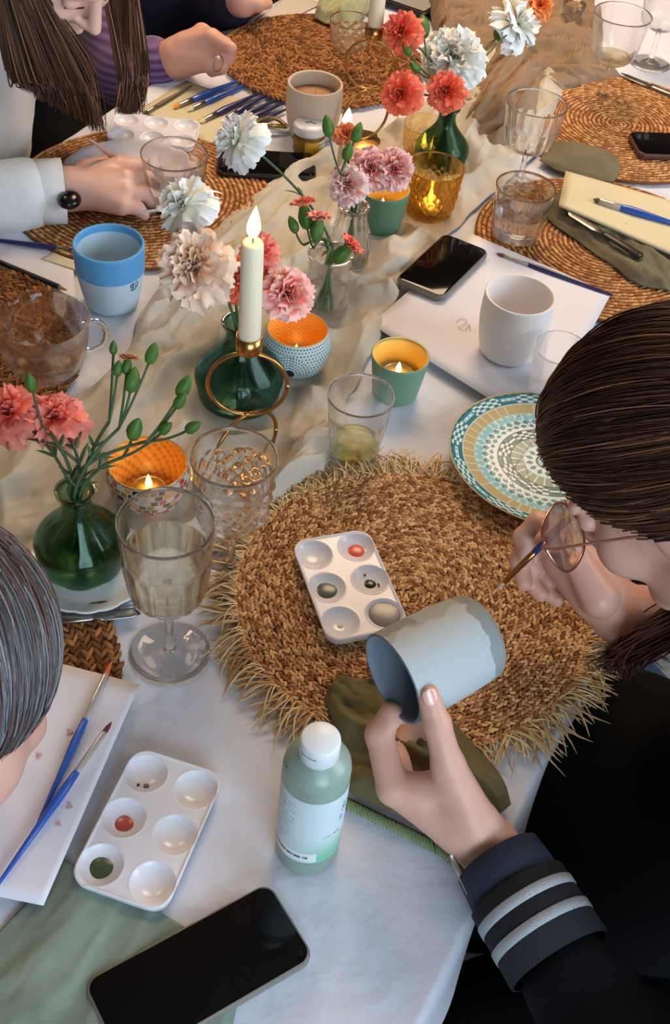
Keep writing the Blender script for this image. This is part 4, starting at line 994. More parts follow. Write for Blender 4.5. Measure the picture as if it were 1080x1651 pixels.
tealight('tealight burning in the turquoise dotted bowl', F_DOT, .0045, fh=.02)
mr = random.Random(8); tile = {}
def mosaic(s, r, z, a):
    k = int(z/.0065); n = 30; u = (a/(2*math.pi)*n+k*.5); j = int(u) % n; fu, fz = u % 1, (z/.0065) % 1
    if fu < .14 or fz < .16: return lin((196, 186, 170))
    if (k, j) not in tile: tile[(k, j)] = lin(mr.choice([(190, 60, 44), (214, 206, 196), (40, 70, 52), (220, 150, 60), (34, 34, 38), (210, 204, 190), (150, 120, 60)]))
    return tile[(k, j)]
painted_bowl('amber mosaic tealight bowl behind the bud sprays of the left vase', F_MOSA, [(.020, 0), (.030, .003), (.040, .016), (.0445, .032), (.0445, .044), (.0425, .054)], mosaic, lambda s, a: gold_ if (int(a*11)+int(s*13)) % 3 else oran)
tealight('tealight burning in the amber mosaic bowl', F_MOSA, .0045, fh=.02)
m_amber = glass('amber_glass', (255, 236, 190), see=.3)
def cutglass(label, pos, R, H, m=m_amber):
    t = thing('tealight_holder', label, 'tealight holder', pos)
    outer = [(R*.62, 0), (R*.70, .003), (R*.80, H*.2), (R*.86, H*.42), (R*.9, H*.62), (R*.97, H*.8), (R, H)]
    pr = catm([(r, z, 0) for r, z in outer], 6)[:, :2]
    MB().lathe(wall([tuple(x) for x in pr], .0022, .006), 120, mod=lambda z, th: 1+.10*(np.abs(np.sin(9*th+z*170))*np.abs(np.sin(9*th-z*170))-.3)*np.clip((H*.72-z)/.004, 0, 1)).build('glass_wall', m, t)
    return t
cutglass('cut amber glass tealight holder right of the dark sage cup', F_AMBER, .043, .08); tealight('tealight burning in the cut amber glass', F_AMBER, .0085, fh=.028)
cutglass('small smooth amber glass tealight holder beside the top vase', F_VOT, .036, .055, m=glass('warm_clear_glass', (255, 244, 222), see=.6)); tealight('tealight burning in the small glass beside the top vase', F_VOT, .0085, fh=.02)

# ------------------------------------------------------------------ carnations
def bloom(parent, c, axis, R, ci, co, seed, layers=5, rimc=None, name='bloom', closed=0.0):
    rg = np.random.default_rng(seed); F = frame(axis, (0.2, 0.1, 1)); mb = MB(); ci, co = np.array(lin(ci)), np.array(lin(co)); rimc = np.array(lin(rimc)) if rimc is not None else co
    nu, nv = 15, 8
    for L in range(layers):
        f = L/(layers-1) if layers > 1 else 1; n = int(5+4*f); tilt = math.radians(8+(92*(1-closed))*f**1.1)
        for k in range(n):
            a = 2*math.pi*(k+rg.uniform(-.3, .3))/n+L*.7; tl = tilt+rg.normal(0, .12); Lg = R*(.62+.42*f)*rg.uniform(.88, 1.08); wd = R*(.50+.20*f)*rg.uniform(.85, 1.15)
            ph, ph2 = rg.uniform(0, 6.28, 2); am = R*.075*rg.uniform(.7, 1.4); twist = rg.normal(0, .25)
            P = np.zeros((nv, nu, 3)); C = np.zeros((nv, nu, 3))
            for i in range(nv):
                v = i/(nv-1)
                for j in range(nu):
                    u = j/(nu-1)*2-1
                    w_ = wd*(.12+.88*v**.8); ser = (1+.05*math.sin(u*19+ph)*(v > .8))
                    rad = Lg*v*ser*(1-.13*u*u*v)
                    curl = tl+.55*v*v*(f-.2)
                    x = rad*math.sin(curl); z = rad*math.cos(curl)
                    y = w_*u*(1-.1*v)
                    z += am*v**1.4*(math.sin(u*5.2+ph)+.6*math.sin(u*9.5+ph2)+.35*v*math.sin(u*17+ph))+twist*u*v*R*.1
                    x += am*.8*v**1.4*math.sin(u*6.1+ph2)
                    P[i, j] = (x*math.cos(a)-y*math.sin(a), x*math.sin(a)+y*math.cos(a), z)
                    q = v**1.3; C[i, j] = (ci*(1-q)+co*q)*rg.uniform(.95, 1.03) if v < .85 else rimc*rg.uniform(.96, 1.03)
            mb.grid(P @ F.T-np.array(axis)/np.linalg.norm(axis)*R*.30, c=C)
    o = mb.build(name, m_petal, parent); o.location = Vector(c)
    return o
def calyx(parent, c, axis, R, L, m=m_calyx):
    F = frame(axis); mb = MB(); pr = [(R*.25, -L), (R*.75, -L*.85), (R, -L*.5), (R*.95, -L*.15), (R*1.15, L*.12)]
    q = MB().lathe(pr, 15, mod=lambda z, th: 1+.16*np.cos(5*th)*np.clip((z+L*.3)/L, 0, 1)); V = q.v[0] @ F.T
    mb.add(V, q.f)
    for k in range(5):
        a = k*2*math.pi/5; P = []
        for v in np.linspace(0, 1, 4): P.append([((R*1.05+.2*R*v)*math.cos(a+u*(.5*(1-v)+.02)), (R*1.05+.2*R*v)*math.sin(a+u*(.5*(1-v)+.02)), L*(.0+.5*v)) for u in (-1, 0, 1)])
        mb.grid(np.array(P) @ F.T)
    return mb.build('calyx', m, parent, loc=c)
def leaf(parent, p, d, L, w_, m=m_green, droop=.3):
    d = np.array(d, float); d /= np.linalg.norm(d); F = frame(d); P = []
    for v in np.linspace(0, 1, 8):
        c = d*L*v+np.array([0, 0, -droop*L*v*v]); ww = w_*math.sin(math.pi*min(1, .12+.88*v))**.8*(1-.3*v)
        P.append([c+F[:, 0]*ww*u-F[:, 1]*abs(u)*ww*.3 for u in (-1, 0, 1)])
    o = MB().grid(np.array(P)).build('leaf', m, parent, loc=p); s_ = o.modifiers.new('t', 'SOLIDIFY'); s_.thickness = .0005
    return o
def rel(p, o): return np.array(p)-np.array(o)
def axis_for(p, neck, up_=.5, extra=(0, 0, 0)):
    a = np.array(p)-np.array(neck); a /= np.linalg.norm(a); c = CAM-np.array(p); c /= np.linalg.norm(c)
    a = a*.55+c*.75+np.array(extra); return a/np.linalg.norm(a)
def carnation(label, base, neck, px, z, rpx, ci, co, seed, group=None, extra=(0, 0, 0), rimc=None, layers=5, closed=0.0, leaves=2, name='carnation'):
    p = W(px[0], px[1], z); dist = float((p-CAM) @ F_); R = 1.06*rpx/(FPX/dist); ax = axis_for(p, neck, extra=extra)
    t = thing(name, label, 'flower', tuple(base), 0, group); base = np.array(base)
    cb = p-ax*R*.62
    neck = np.array(neck); crv = np.concatenate([bez(base, (base+neck)/2, neck, 4)[:-1], bez(neck, neck+(neck-base)*.45+(cb-neck)*.25, cb-ax*R*.25, 10)])
    stm = MB().tube(rel(crv, base), np.linspace(.0019, .0015, len(crv)), 7).build('stem', m_green, t)
    calyx(t, rel(cb, base), ax, R*.30, R*.62)
    bloom(t, rel(p, base), ax, R, ci, co, seed, layers=layers, rimc=rimc, closed=closed)
    rg = random.Random(seed)
    for i in range(leaves):
        k = 5+i*2+rg.randint(0, 1); q = crv[min(k, len(crv)-2)]; d = crv[min(k+1, len(crv)-1)]-q; d /= np.linalg.norm(d)+1e-9
        for sgn in (-1, 1):
            s_ = np.cross(d, (0, 0, 1)); s_ /= np.linalg.norm(s_)+1e-9
            leaf(stm, rel(q, base), d+s_*sgn*.6+np.array([0, 0, .2]), rg.uniform(.018, .034), .0022, droop=.35)
    return t
def bud_spray(label, base, neck, buds, seed, group=None, joint=None, tips=None):
    """buds: (px, py, z, length px, tip colour or None)"""
    t = thing('carnation_bud_spray', label, 'flower', tuple(base), 0, group); base = np.array(base); neck = np.array(neck)
    bp = [W(b[0], b[1], b[2]) for b in buds]; jt = W(*joint) if joint is not None else neck*.35+sum(bp)/len(bp)*.65
    crv = np.concatenate([bez(base, (base+neck)/2, neck, 4)[:-1], bez(neck, neck+(neck-base)*.35+(jt-neck)*.2, jt, 8)])
    stm = MB().tube(rel(crv, base), np.linspace(.002, .0016, len(crv)), 7).build('stem', m_green, t)
    for i, (b, p) in enumerate(zip(buds, bp)):
        s_ = FPX/float((p-CAM) @ F_); L = b[3]/s_; d = p-jt; d /= np.linalg.norm(d)+1e-9; d = d+np.array([0, 0, .35]); d /= np.linalg.norm(d); c0 = p-d*L*.5
        MB().tube(rel(bez(jt, (jt+c0)/2+np.array([0, 0, -.006]), c0, 7), base), .0013, 6).build('branch', m_green, t)
        F = frame(d); w_ = L*.27; pr = [(w_*.25, 0), (w_*.7, L*.08), (w_*1.0, L*.3), (w_*.98, L*.52), (w_*.66, L*.78), (w_*.22, L*.95), (1e-4, L)]
        q = MB().lathe(pr, 15, mod=lambda zz, th: 1+.07*np.cos(5*th)); o = MB().add(q.v[0] @ F.T, q.f).build('bud', m_calyx, t, loc=rel(c0, base))
        if b[4]: bloom(t, rel(p+d*L*.40, base), d, L*.52, b[4], b[4], seed+i, layers=3, closed=.72, name='opening_petals')
        leaf(t, rel(c0, base), d+np.array([.5, .1, -.1]), L*.5, .0018)
    rg = random.Random(seed)
    for k in (4, 7):
        q = crv[k]
        for sgn in (-1, 1): leaf(stm, rel(q, base), (crv[k+1]-q)/np.linalg.norm(crv[k+1]-q)+np.array([sgn*.7, .2*sgn, .1]), .018, .002)
    return t
def nb(F_, z0, zn, dx=0, dy=0, r=.008, k=0):
    a = k*2.4; return up((F_[0]-r*math.cos(a)*1.6, F_[1]-r*math.sin(a)*1.6, F_[2]), z0), up((F_[0]+r*.8*math.cos(a)+dx, F_[1]+r*.8*math.sin(a)+dy, F_[2]), zn)
PINK = ((244, 92, 74), (252, 150, 132)); CORAL = ((240, 70, 44), (252, 124, 92)); WHITE = ((240, 236, 206), (253, 253, 250)); CREAM = ((252, 176, 120), (255, 226, 200)); LPINK = ((242, 124, 104), (252, 188, 170))
V1 = up(F_VASE1, .0135)
b_, n_ = nb(V1, .018, .104, k=0); carnation('pink carnation nearest the bud sprays in the left vase', b_, n_, (88, 666), .165, 47, *PINK, 11, extra=(0, -.1, .2))
b_, n_ = nb(V1, .018, .104, k=1); carnation('pink carnation cut off by the left edge', b_, n_, (12, 658), .165, 50, *PINK, 12, extra=(-.1, 0, .2))
b_, n_ = nb(V1, .018, .104, k=2); bud_spray('bud spray of the left vase reaching highest, towards the blue mug', b_, n_, [(245, 569, .235, 38, None), (214, 612, .22, 44, None), (205, 590, .225, 30, (196, 130, 90))], 21, joint=(192, 690, .185))
b_, n_ = nb(V1, .018, .104, k=3); bud_spray('slender bud spray of the left vase with two small buds', b_, n_, [(183, 560, .23, 24, None), (190, 594, .225, 28, None)], 22, joint=(176, 680, .18))
b_, n_ = nb(V1, .018, .104, k=4); bud_spray('bud spray of the left vase leaning right over the amber bowl', b_, n_, [(297, 622, .225, 42, None), (291, 645, .215, 34, None), (312, 688, .20, 34, None)], 23, joint=(236, 712, .175))
b_, n_ = nb(V1, .018, .104, k=5); bud_spray('low bud spray of the left vase in front of the amber bowl', b_, n_, [(218, 691, .19, 46, None), (268, 690, .19, 30, None)], 24, joint=(196, 738, .155))
b_, n_ = nb(V1, .018, .104, k=6); bud_spray('single bud rising behind the pink blooms at the left edge', b_, n_, [(49, 616, .20, 34, None)], 25, joint=(70, 690, .16))
V2 = F_VASE2
b_, n_ = nb(V2, .012, .112, k=0); carnation('large cream peach carnation left of the tall candle', b_, n_, (309, 430), .205, 63, *CREAM, 31, layers=7, extra=(-.1, -.1, 0))
b_, n_ = nb(V2, .012, .112, k=1); carnation('coral red carnation just left behind the tall candle', b_, n_, (385, 448), .185, 38, *CORAL, 32)
b_, n_ = nb(V2, .012, .112, k=2); carnation('coral pink carnation just right of the tall candle', b_, n_, (468, 471), .185, 44, (238, 92, 76), (248, 150, 132), 33, rimc=(250, 190, 178))
b_, n_ = nb(V2, .012, .112, k=3); carnation('small pink carnation behind the top of the tall candle', b_, n_, (420, 402), .20, 34, *PINK, 34)
b_, n_ = nb(V2, .012, .112, k=4); carnation('white carnation in front of the left water tumbler', b_, n_, (288, 322), .235, 50, *WHITE, 35, extra=(-.5, .1, .1), layers=4)
V4 = F_CLR
b_, n_ = nb(V4, .01, .092, k=0, r=.006); carnation('white carnation standing free above the dark far phone', b_, n_, (374, 218), .225, 46, *WHITE, 36, extra=(-.8, .2, .1), layers=4)
b_, n_ = nb(V4, .01, .092, k=1, r=.006); bud_spray('spray of two half open pink buds above the clear vase', b_, n_, [(492, 348, .165, 44, (244, 140, 110)), (512, 368, .16, 42, (248, 170, 150))], 37, joint=(505, 400, .14))
b_, n_ = nb(V4, .01, .092, k=2, r=.006); bud_spray('half open pink bud leaning right from the clear vase', b_, n_, [(553, 408, .135, 44, (246, 130, 110))], 38, joint=(525, 425, .12))
b_, n_ = nb(V4, .01, .092, k=3, r=.006); bud_spray('green bud left of the tall flame', b_, n_, [(472, 362, .16, 30, None)], 39, joint=(490, 395, .14))
V5 = F_RIB
b_, n_ = nb(V5, .01, .09, k=0, r=.005); carnation('pale pink carnation in front of the ribbed vase', b_, n_, (560, 296), .14, 32, *LPINK, 41, closed=.15, rimc=(250, 214, 208))
b_, n_ = nb(V5, .01, .09, k=1, r=.005); carnation('coral and pink carnation over the dark sage cup, left one', b_, n_, (602, 266), .15, 34, (238, 96, 62), (246, 160, 144), 42, rimc=(250, 196, 186))
b_, n_ = nb(V5, .01, .09, k=2, r=.005); carnation('coral and pink carnation over the dark sage cup, right one', b_, n_, (640, 268), .15, 34, (240, 120, 100), (246, 170, 160), 43, rimc=(252, 204, 198))
b_, n_ = nb(V5, .01, .09, k=3, r=.005); bud_spray('spray of three green buds in front of the cream mug', b_, n_, [(528, 203, .21, 36, None), (576, 213, .20, 34, None), (561, 244, .19, 32, None)], 44, joint=(548, 280, .16))
b_, n_ = nb(V5, .01, .09, k=4, r=.005); carnation('small orange coral bloom backlit by the short candle', b_, n_, (558, 214), .185, 20, (244, 120, 60), (250, 150, 96), 45, leaves=0, layers=4, closed=.3)
V3 = F_VASE3
b_, n_ = nb(V3, .01, .088, k=0); carnation('largest white carnation in the top vase', b_, n_, (733, 82), .17, 52, (236, 220, 160), (248, 246, 236), 51, layers=7)
b_, n_ = nb(V3, .01, .088, k=1); carnation('coral carnation just below the largest white bloom', b_, n_, (720, 146), .15, 32, *CORAL, 52)
b_, n_ = nb(V3, .01, .088, k=2); carnation('coral carnation above the small glass tealight', b_, n_, (643, 149), .15, 34, *CORAL, 53, extra=(-.3, 0, 0))
b_, n_ = nb(V3, .01, .088, k=3); carnation('coral carnation highest left in the top vase', b_, n_, (643, 47), .20, 32, *CORAL, 54, extra=(-.4, 0, .1))
b_, n_ = nb(V3, .01, .088, k=4); carnation('white carnation leaning right from the top vase', b_, n_, (845, 32), .17, 42, *WHITE, 55, extra=(.6, .2, .2), layers=4)
b_, n_ = nb(V3, .01, .088, k=5); bud_spray('spray of green buds left of the largest white carnation', b_, n_, [(682, 42, .19, 40, None), (655, 78, .18, 26, None), (668, 108, .165, 24, None)], 56, joint=(696, 125, .15))
b_, n_ = nb(V3, .01, .088, k=6); carnation('orange carnation cut off by the top edge', b_, n_, (874, 4), .19, 24, (240, 110, 40), (250, 150, 80), 57)
# hair clip on the far side
t = thing('hair_clip', 'dark olive tortoiseshell clip between the white carnation and the cream mug', 'clip', up(at(437, 208), .004))
for sgn in (-1, 1):
    MB().tube(catm([(-.028, 0, .002), (-.015, .010*sgn, .006), (.006, .012*sgn, .008), (.026, .002*sgn, .003)], 6), [.002]+[.0045]*17+[.002], 8, flat=.5).build('clip_arm', mat('tortoiseshell', (84, 66, 34), .25, var=.8, vscale=90, var2=(150, 130, 70)), t)
MB().tube([(-.02, 0, .003), (.02, 0, .005)], .002, 8).build('hinge', m_brass, t)
# ------------------------------------------------------------------ people
def unit(v): v = np.array(v, float); return v/np.linalg.norm(v)
def head_frame(f, roll=0.0):
    f = unit(f); r = unit(np.cross(f, (0, 0, 1))); u = np.cross(r, f)
    c, s = math.cos(roll), math.sin(roll)
    return np.stack([c*r+s*u, f, -s*r+c*u], 1)
def head(B, o, M, neck_to, sc=1.0, neck_r=.052):
    L = lambda *p: np.array(o)+M @ (np.array(p)*sc)
    def e(c, r, k=.012): B.ell(L(*c), np.array(r)*sc, M, k)
    e((0, -.012, .032), (.074, .094, .082)); e((0, .022, -.03), (.058, .066, .08), .02)
    for s in (-1, 1):
        B.cone(L(s*.05, .0, -.055), L(s*.012, .062, -.100), .022*sc, .016*sc, .02)
        e((s*.036, .062, -.032), (.024, .022, .026), .016)
        e((s*.031, .079, .001), (.015, .010, .011), .004)
        B.cone(L(s*.012, .088, .018), L(s*.044, .078, .020), .0075*sc, .006*sc, .010)
        e((s*.076, -.012, -.008), (.007, .017, .030), .006)
        B.cone(L(s*.008, .098, -.035), L(s*.011, .090, -.035), .0060*sc, .0062*sc, .008)
    B.cone(L(0, .086, .010), L(0, .109, -.030), .0072*sc, .0088*sc, .010)
    B.cone(L(0, .066, -.102), L(0, .060, -.098), .017*sc, .017*sc, .016)
    B.cone(L(-.017, .086, -.0615), L(.017, .086, -.0615), .0052*sc, .0052*sc, .003); B.cone(L(-.013, .0855, -.0725), L(.013, .0855, -.0725), .0062*sc, .0062*sc, .003)
    B.ell(L(0, .0935, -.062), np.array((.008, .004, .004))*sc, M, .003)
    B.cone(L(0, -.03, -.055), neck_to, neck_r, neck_r*1.1, .02)
    return L
m_skin = mat('skin', (214, 166, 146), .45, sss=.15, bump=.12, bscale=350, var=.25, vscale=28, var2=(204, 136, 120), bdist=.0006)
m_skin2 = mat('skin_fair', (226, 184, 168), .45, sss=.15, bump=.1, bscale=350, var=.2, vscale=28, var2=(212, 146, 132), bdist=.0006)
m_nail = mat('fingernail', (226, 176, 160), .2, coat=.5)
m_hair = mat('hair', rough=.42, attr='Col', spec=.6)
def skull_dir(d, c=(0, -.012, .034), r=(.087, .108, .096)):
    d = np.asarray(d, float); d = d/np.linalg.norm(d, axis=-1, keepdims=True); return np.array(c)+d*np.array(r)
def slerp(a, b, t):
    a, b = unit(a), unit(b); w_ = math.acos(max(-1, min(1, a @ b))); t = np.asarray(t)[:, None]
    return (np.sin((1-t)*w_)*a+np.sin(t*w_)*b)/math.sin(w_)
def hair_cols(n, a, b, rg, hl=None, ph=.08):
    k = rg.uniform(0, 1, n)[:, None]**1.4; c = np.array(lin(a))*(1-k)+np.array(lin(b))*k
    if hl is not None: m = rg.uniform(0, 1, n) < ph; c[m] = np.array(lin(hl))
    return c
def scalp_cap(name, o, M, parent, col, kdir=(0, -.42, .9), fr=78, sd=98, bk=128, scale=.97, sc=1.0, radii=(.087, .108, .096)):
    k = unit(kdir); e1 = unit(np.cross(k, (1, 0, 0))); e1 = e1 if e1[1] > 0 else -e1; e2 = np.cross(k, e1); P = []
    for a in np.linspace(0, 2*math.pi, 64, endpoint=False):
        c = math.cos(a); lim = sd+(fr-sd)*max(0, c)**1.5+(bk-sd)*max(0, -c)
        P.append([np.array(o)+M @ (sc*skull_dir(math.cos(t)*k+math.sin(t)*(e1*math.cos(a)+e2*math.sin(a)), r=np.array(radii)*scale)) for t in np.radians(np.linspace(1, lim, 24))])
    return MB().grid(np.array(P), closeu=True, c=np.broadcast_to(np.array(lin(col)), (64, 24, 3))).build(name, m_hair, parent)
def person(label): t = thing('person', label, 'person', (0, 0, 0)); return t
def sleeve_ring(name, a, b, r, m, parent, th=.0008, fl=0.0):
    a, b = np.array(a), np.array(b); R = frame(b-a); L = np.linalg.norm(b-a)
    q = MB().lathe([(r, 0), (r+th, .0005), (r+th+fl, L-.0005), (r, L)], 40, cap0=False, cap1=False); V = q.v[0] @ R.T+a
    return MB().add(V, q.f).build(name, m, parent)

# ---- woman with glasses on the right, painting the mug
pw = person('woman in glasses and black striped-cuff jacket bending over the mug she paints')
MC = W(706, 1058, .14); dm = depth_of(MC)
ax = math.cos(math.radians(22))*(-.916*R_-.401*U_)-math.sin(math.radians(22))*F_
D = lambda x, y, d=0.0: DP(x, y, dm+d)
B = Body()
wr = D(790, 1372, .000); wr[2] = max(wr[2], TZ+.034); el = W(1080, 1840, .02); shL = np.array([.47, .40, TZ+.10])
mp = {'i': D(634, 1272, -.004), 'm': D(650, 1283, .014), 'r': D(672, 1292, .030), 'p': D(698, 1300, .042)}
B.cone(el, (wr*.7+el*.3), .042, .030, .02); B.cone((wr*.7+el*.3), wr, .030, .0255, .02)
for k_, (key, rr) in enumerate((('i', .0135), ('m', .0135), ('r', .0125), ('p', .0115))):
    B.cone(wr+(mp[key]-wr)*.10+np.array([0, 0, .002*(1-k_)]), mp[key], .0165, rr, .014)
B.cone(D(742, 1330, -.002), D(700, 1290, .004), .017, .014, .018)
# thumb
th = [D(765, 1322, -.012), D(722, 1232, -.030), D(705, 1168, -.042), D(690, 1120, -.047)]
B.cone(th[0], th[1], .0185, .0135, .016); B.cone(th[1], th[2], .0128, .0112, .006); B.cone(th[2], th[3], .0112, .0092, .004)
B.cone(D(712, 1262, -.016), D(664, 1268, -.004), .0105, .010, .016)      # web between thumb and index
B.chain([mp['i'], D(611, 1184, .004), D(631, 1152, .010), D(648, 1152, .022)], [.0140, .0118, .0102, .0086], .004)
B.chain([mp['m'], D(640, 1215, .052), D(662, 1175, .062), D(678, 1150, .060)], [.013, .0105, .0094, .008], .003)
B.chain([mp['r'], D(668, 1222, .066), D(688, 1178, .070), D(700, 1152, .064)], [.012, .0100, .0090, .008], .003)
B.chain([mp['p'], D(706, 1236, .066), D(712, 1188, .070), D(716, 1160, .064)], [.0105, .009, .0082, .0072], .003)
# right hand with the brush
Z = lambda x, y, z: W(x, y, z)
w2 = Z(1004, 992, .085); el2 = np.array([.50, .84, TZ+.02]); shR = np.array([.52, .82, TZ+.14])
B.cone(el2, w2, .038, .026, .02)
k2 = {'i': Z(915, 868, .135), 'm': Z(900, 884, .118), 'r': Z(905, 905, .100), 'p': Z(918, 925, .085)}
for key in 'imrp': B.cone(w2, k2[key], .020, .0125, .016)
B.cone(Z(955, 950, .10), Z(915, 905, .105), .022, .017, .02)
B.chain([k2['i'], Z(866, 842, .128), Z(842, 866, .112), Z(848, 902, .098)], [.0122, .0100, .0090, .0078], .004)
B.chain([k2['m'], Z(852, 874, .105), Z(836, 902, .090), Z(845, 940, .080)], [.0122, .0100, .0092, .0080], .003)
B.chain([k2['r'], Z(862, 905, .086), Z(852, 935, .072), Z(872, 958, .066)], [.0115, .0098, .0088, .0078], .003)
B.chain([k2['p'], Z(884, 930, .070), Z(880, 955, .060), Z(898, 968, .058)], [.0105, .0088, .008, .007], .003)
B.cone(Z(965, 965, .115), Z(928, 900, .140), .017, .0125, .012); B.chain([Z(928, 900, .140), Z(900, 868, .142), Z(876, 872, .128)], [.0125, .0108, .0088], .004)
# head
HO = W(1106, 766, .295); HM = head_frame((-.641, .299, -.707))
nk = np.array([.43, .64, TZ+.20])
HL = head(B, HO, HM, nk)
B.cone(nk, (.52, .62, TZ+.06), .058, .10, .04); B.cone((.52, .62, TZ+.06), (.62, .62, TZ-.2), .11, .12, .05)
for s_, sh, e_ in ((-1, shL, el), (1, shR, el2)): B.cone((.5, .62, TZ+.12), sh, .05, .045, .04); B.cone(sh, e_, .042, .038, .02)
B.build('body', m_skin, pw, voxel=.0026)
def nail(tip, back, r, w_, l_, parent, side):
    tip, back = np.array(tip), np.array(back); d = unit(tip-back); n = unit(side-(side @ d)*d); s_ = np.cross(n, d); P = []
    for v in np.linspace(-1, 1, 9):
        row = []
        for u in np.linspace(-1, 1, 9):
            ww = w_*math.sqrt(max(0, 1-abs(v)**3.2)); a = u*ww/r
            row.append(tip+d*(v*l_+.0005)+s_*math.sin(a)*(r+.0004)+n*(math.cos(a)*(r+.0004)-.0006*abs(v)**3))
        P.append(row)
    o = MB().grid(np.array(P)).build('fingernail', m_nail, parent); s2 = o.modifiers.new('t', 'SOLIDIFY'); s2.thickness = .0006; return o
nail(th[3], th[2], .0096, .0068, .0078, pw, -F_+.12*R_)
# jacket
m_jk = mat('black_jacket', (9, 10, 15), .85, spec=.2, bump=.3, bscale=60, bdist=.004); m_cuff = mat('navy_cuff', (30, 40, 62), .75, bump=.4, bscale=500, wave=220)
AL = unit(el-wr); J = Body(); cu = wr+(el-wr)*.10; cu2 = wr+AL*.180
J.cone(el, cu2, .072, .051, .02)
J.cone(wr+AL*.122, cu2, .0405, .048, .008)
J.cone(shL, el, .078, .064, .04); J.cone(shR, el2, .078, .055, .04); J.cone(el2, w2+(el2-w2)*.22, .052, .040, .02)
J.cone(shL, shR, .085, .085, .06); J.ell((.50, .62, TZ+.02), (.13, .20, .16), k=.06); J.ell((.56, .60, TZ-.16), (.15, .21, .18), k=.06); J.cone((.50, .63, TZ+.14), (.455, .64, TZ+.18), .085, .066, .03)
for i, (a, b, r) in enumerate(((.45, .55, .006), (.62, .70, .007), (.80, .92, .008))):      # sleeve creases
    c = wr+(el-wr)*a; J.cone(c+np.array([-.03, .02, .020]), c+np.array([.04, -.01, .030]), r, r, .02)
def crease(X):
    d = np.array([nz(x*14, y*14, z*9) for x, y, z in X]); d2 = np.array([nz(x*34+2, y*20, z*30) for x, y, z in X])
    c = X.mean(0); n = X-c; n /= np.linalg.norm(n, axis=1)[:, None]
    return X+n*(d*.006+d2*.003)[:, None]
J.build('jacket', m_jk, pw, voxel=.006, iters=2, post=crease)
sleeve_ring('cuff_lining', wr+AL*.010, wr+AL*.046, .0372, m_cuff, pw, fl=.003)
cf_ = sleeve_ring('cuff', wr+AL*.040, wr+AL*.104, .0425, mat('black_rib', (16, 18, 26), .8, bump=.4, bscale=500), pw, fl=.002)
m_silver = mat('silver_stripe', (170, 178, 184), .45, bump=.6, bscale=900, metal=.3)
sleeve_ring('cuff_stripe', wr+AL*.052, wr+AL*.061, .0439, m_silver, cf_); sleeve_ring('cuff_stripe', wr+AL*.074, wr+AL*.083, .0446, m_silver, cf_)
sleeve_ring('cuff', w2+(el2-w2)*.16, w2+(el2-w2)*.27, .040, m_cuff, pw)
q0 = wr+(el-wr)*.10; sd_ = unit(-R_+.1*U_)
MB().tube([wr+AL*.012+sd_*.0395, wr+AL*.026+sd_*.041, wr+AL*.048+sd_*.0435], [.0022, .0032, .0026], 10).build('zip_pull', mat('pale_metal', (190, 184, 178), .3, metal=.8), pw)
T = Body()
for s_ in (-1, 1):
    kn = np.array([.10, .50+s_*.11, TZ-.27]); hp_ = np.array([.60, .60+s_*.10, TZ-.24]); T.cone(hp_, kn, .105, .078, .06); T.cone(kn, (.12, .50+s_*.11, .09), .06, .045, .02); T.cone((.13, .5+s_*.11, .045), (-.05, .5+s_*.12, .035), .04, .032, .02)
T.ell((.60, .60, TZ-.22), (.15, .20, .13), k=.05); T.ell((.33, .40, TZ-.24), (.22, .13, .09), k=.06); T.ell(W(1015, 1300, -.14), (.15, .17, .09), k=.06)
T.build('trousers', mat('black_trousers', (9, 9, 12), .9, spec=.2), pw, voxel=.008)
# hair of the woman with glasses
rg = np.random.default_rng(3)
def combed(o, M, n, end, a, b, hl, parent, K=16, fr=78, sd=98, bk=120, r=.0009, seed=1, kdir=(0, -.42, .9), radii=(.087, .108, .096), wave=.0025):
    rg = np.random.default_rng(seed); k = unit(kdir); e1 = unit(np.cross(k, (1, 0, 0))); e1 = e1 if e1[1] > 0 else -e1; e2 = np.cross(k, e1); P = []
    for i in range(n):
        an = rg.uniform(-math.pi, math.pi); c = math.cos(an); lim = sd+(fr-sd)*max(0, c)**1.5+(bk-sd)*max(0, -c); t = math.radians(lim+rg.normal(0, 2.0))
        d0 = math.cos(t)*k+math.sin(t)*(e1*math.cos(an)+e2*math.sin(an)); t0 = max(0, rg.uniform(-.5, .75)); tt = np.linspace(t0, min(1, t0+rg.uniform(.35, .8)), K)
        dd = slerp(d0, unit(np.array(end)+rg.normal(0, .05, 3)), tt); off = 1+rg.uniform(-.012, .035)*np.sin(np.linspace(.2, 3.0, K))[:, None]*1.0
        p = np.array((0, -.012, .034))+dd*np.array(radii)*off; p += wave*np.sin(tt*7+rg.uniform(0, 6))[:, None]*rg.normal(0, .5, 3)
        P.append(np.array(o)+p @ M.T)
    return strands('hair_strands', P, r, m_hair, parent, cols=hair_cols(n, a, b, rg, hl))
scalp_cap('hair', HO, HM, pw, (44, 26, 20), fr=78, sd=99, radii=(.093, .115, .103))
stuff(combed(HO, HM, 7500, (0, -1, -.15), (44, 26, 19), (100, 56, 38), (134, 92, 68), pw, fr=80, sd=101, r=.0008, seed=5, radii=(.094, .116, .104)))
P = []
for i in range(420):       # loose tail falling in front of the far shoulder
    a = HL(.02+rg.normal(0, .012), -.105+rg.normal(0, .008), -.02+rg.normal(0, .01)); c = W(1052+rg.normal(0, 18), 1028+rg.normal(0, 9), .10+rg.normal(0, .01)); m_ = a*.45+c*.55+np.array([.05, -.02, .05])+rg.normal(0, .008, 3); e = W(1000+rg.normal(0, 26), 1070+rg.normal(0, 12), .06)
    P.append(catm([a, m_, c, e], 6))
stuff(strands('hair_tail', P, .0010, m_hair, pw, cols=hair_cols(420, (48, 24, 20), (96, 48, 38), rg)))
P = []
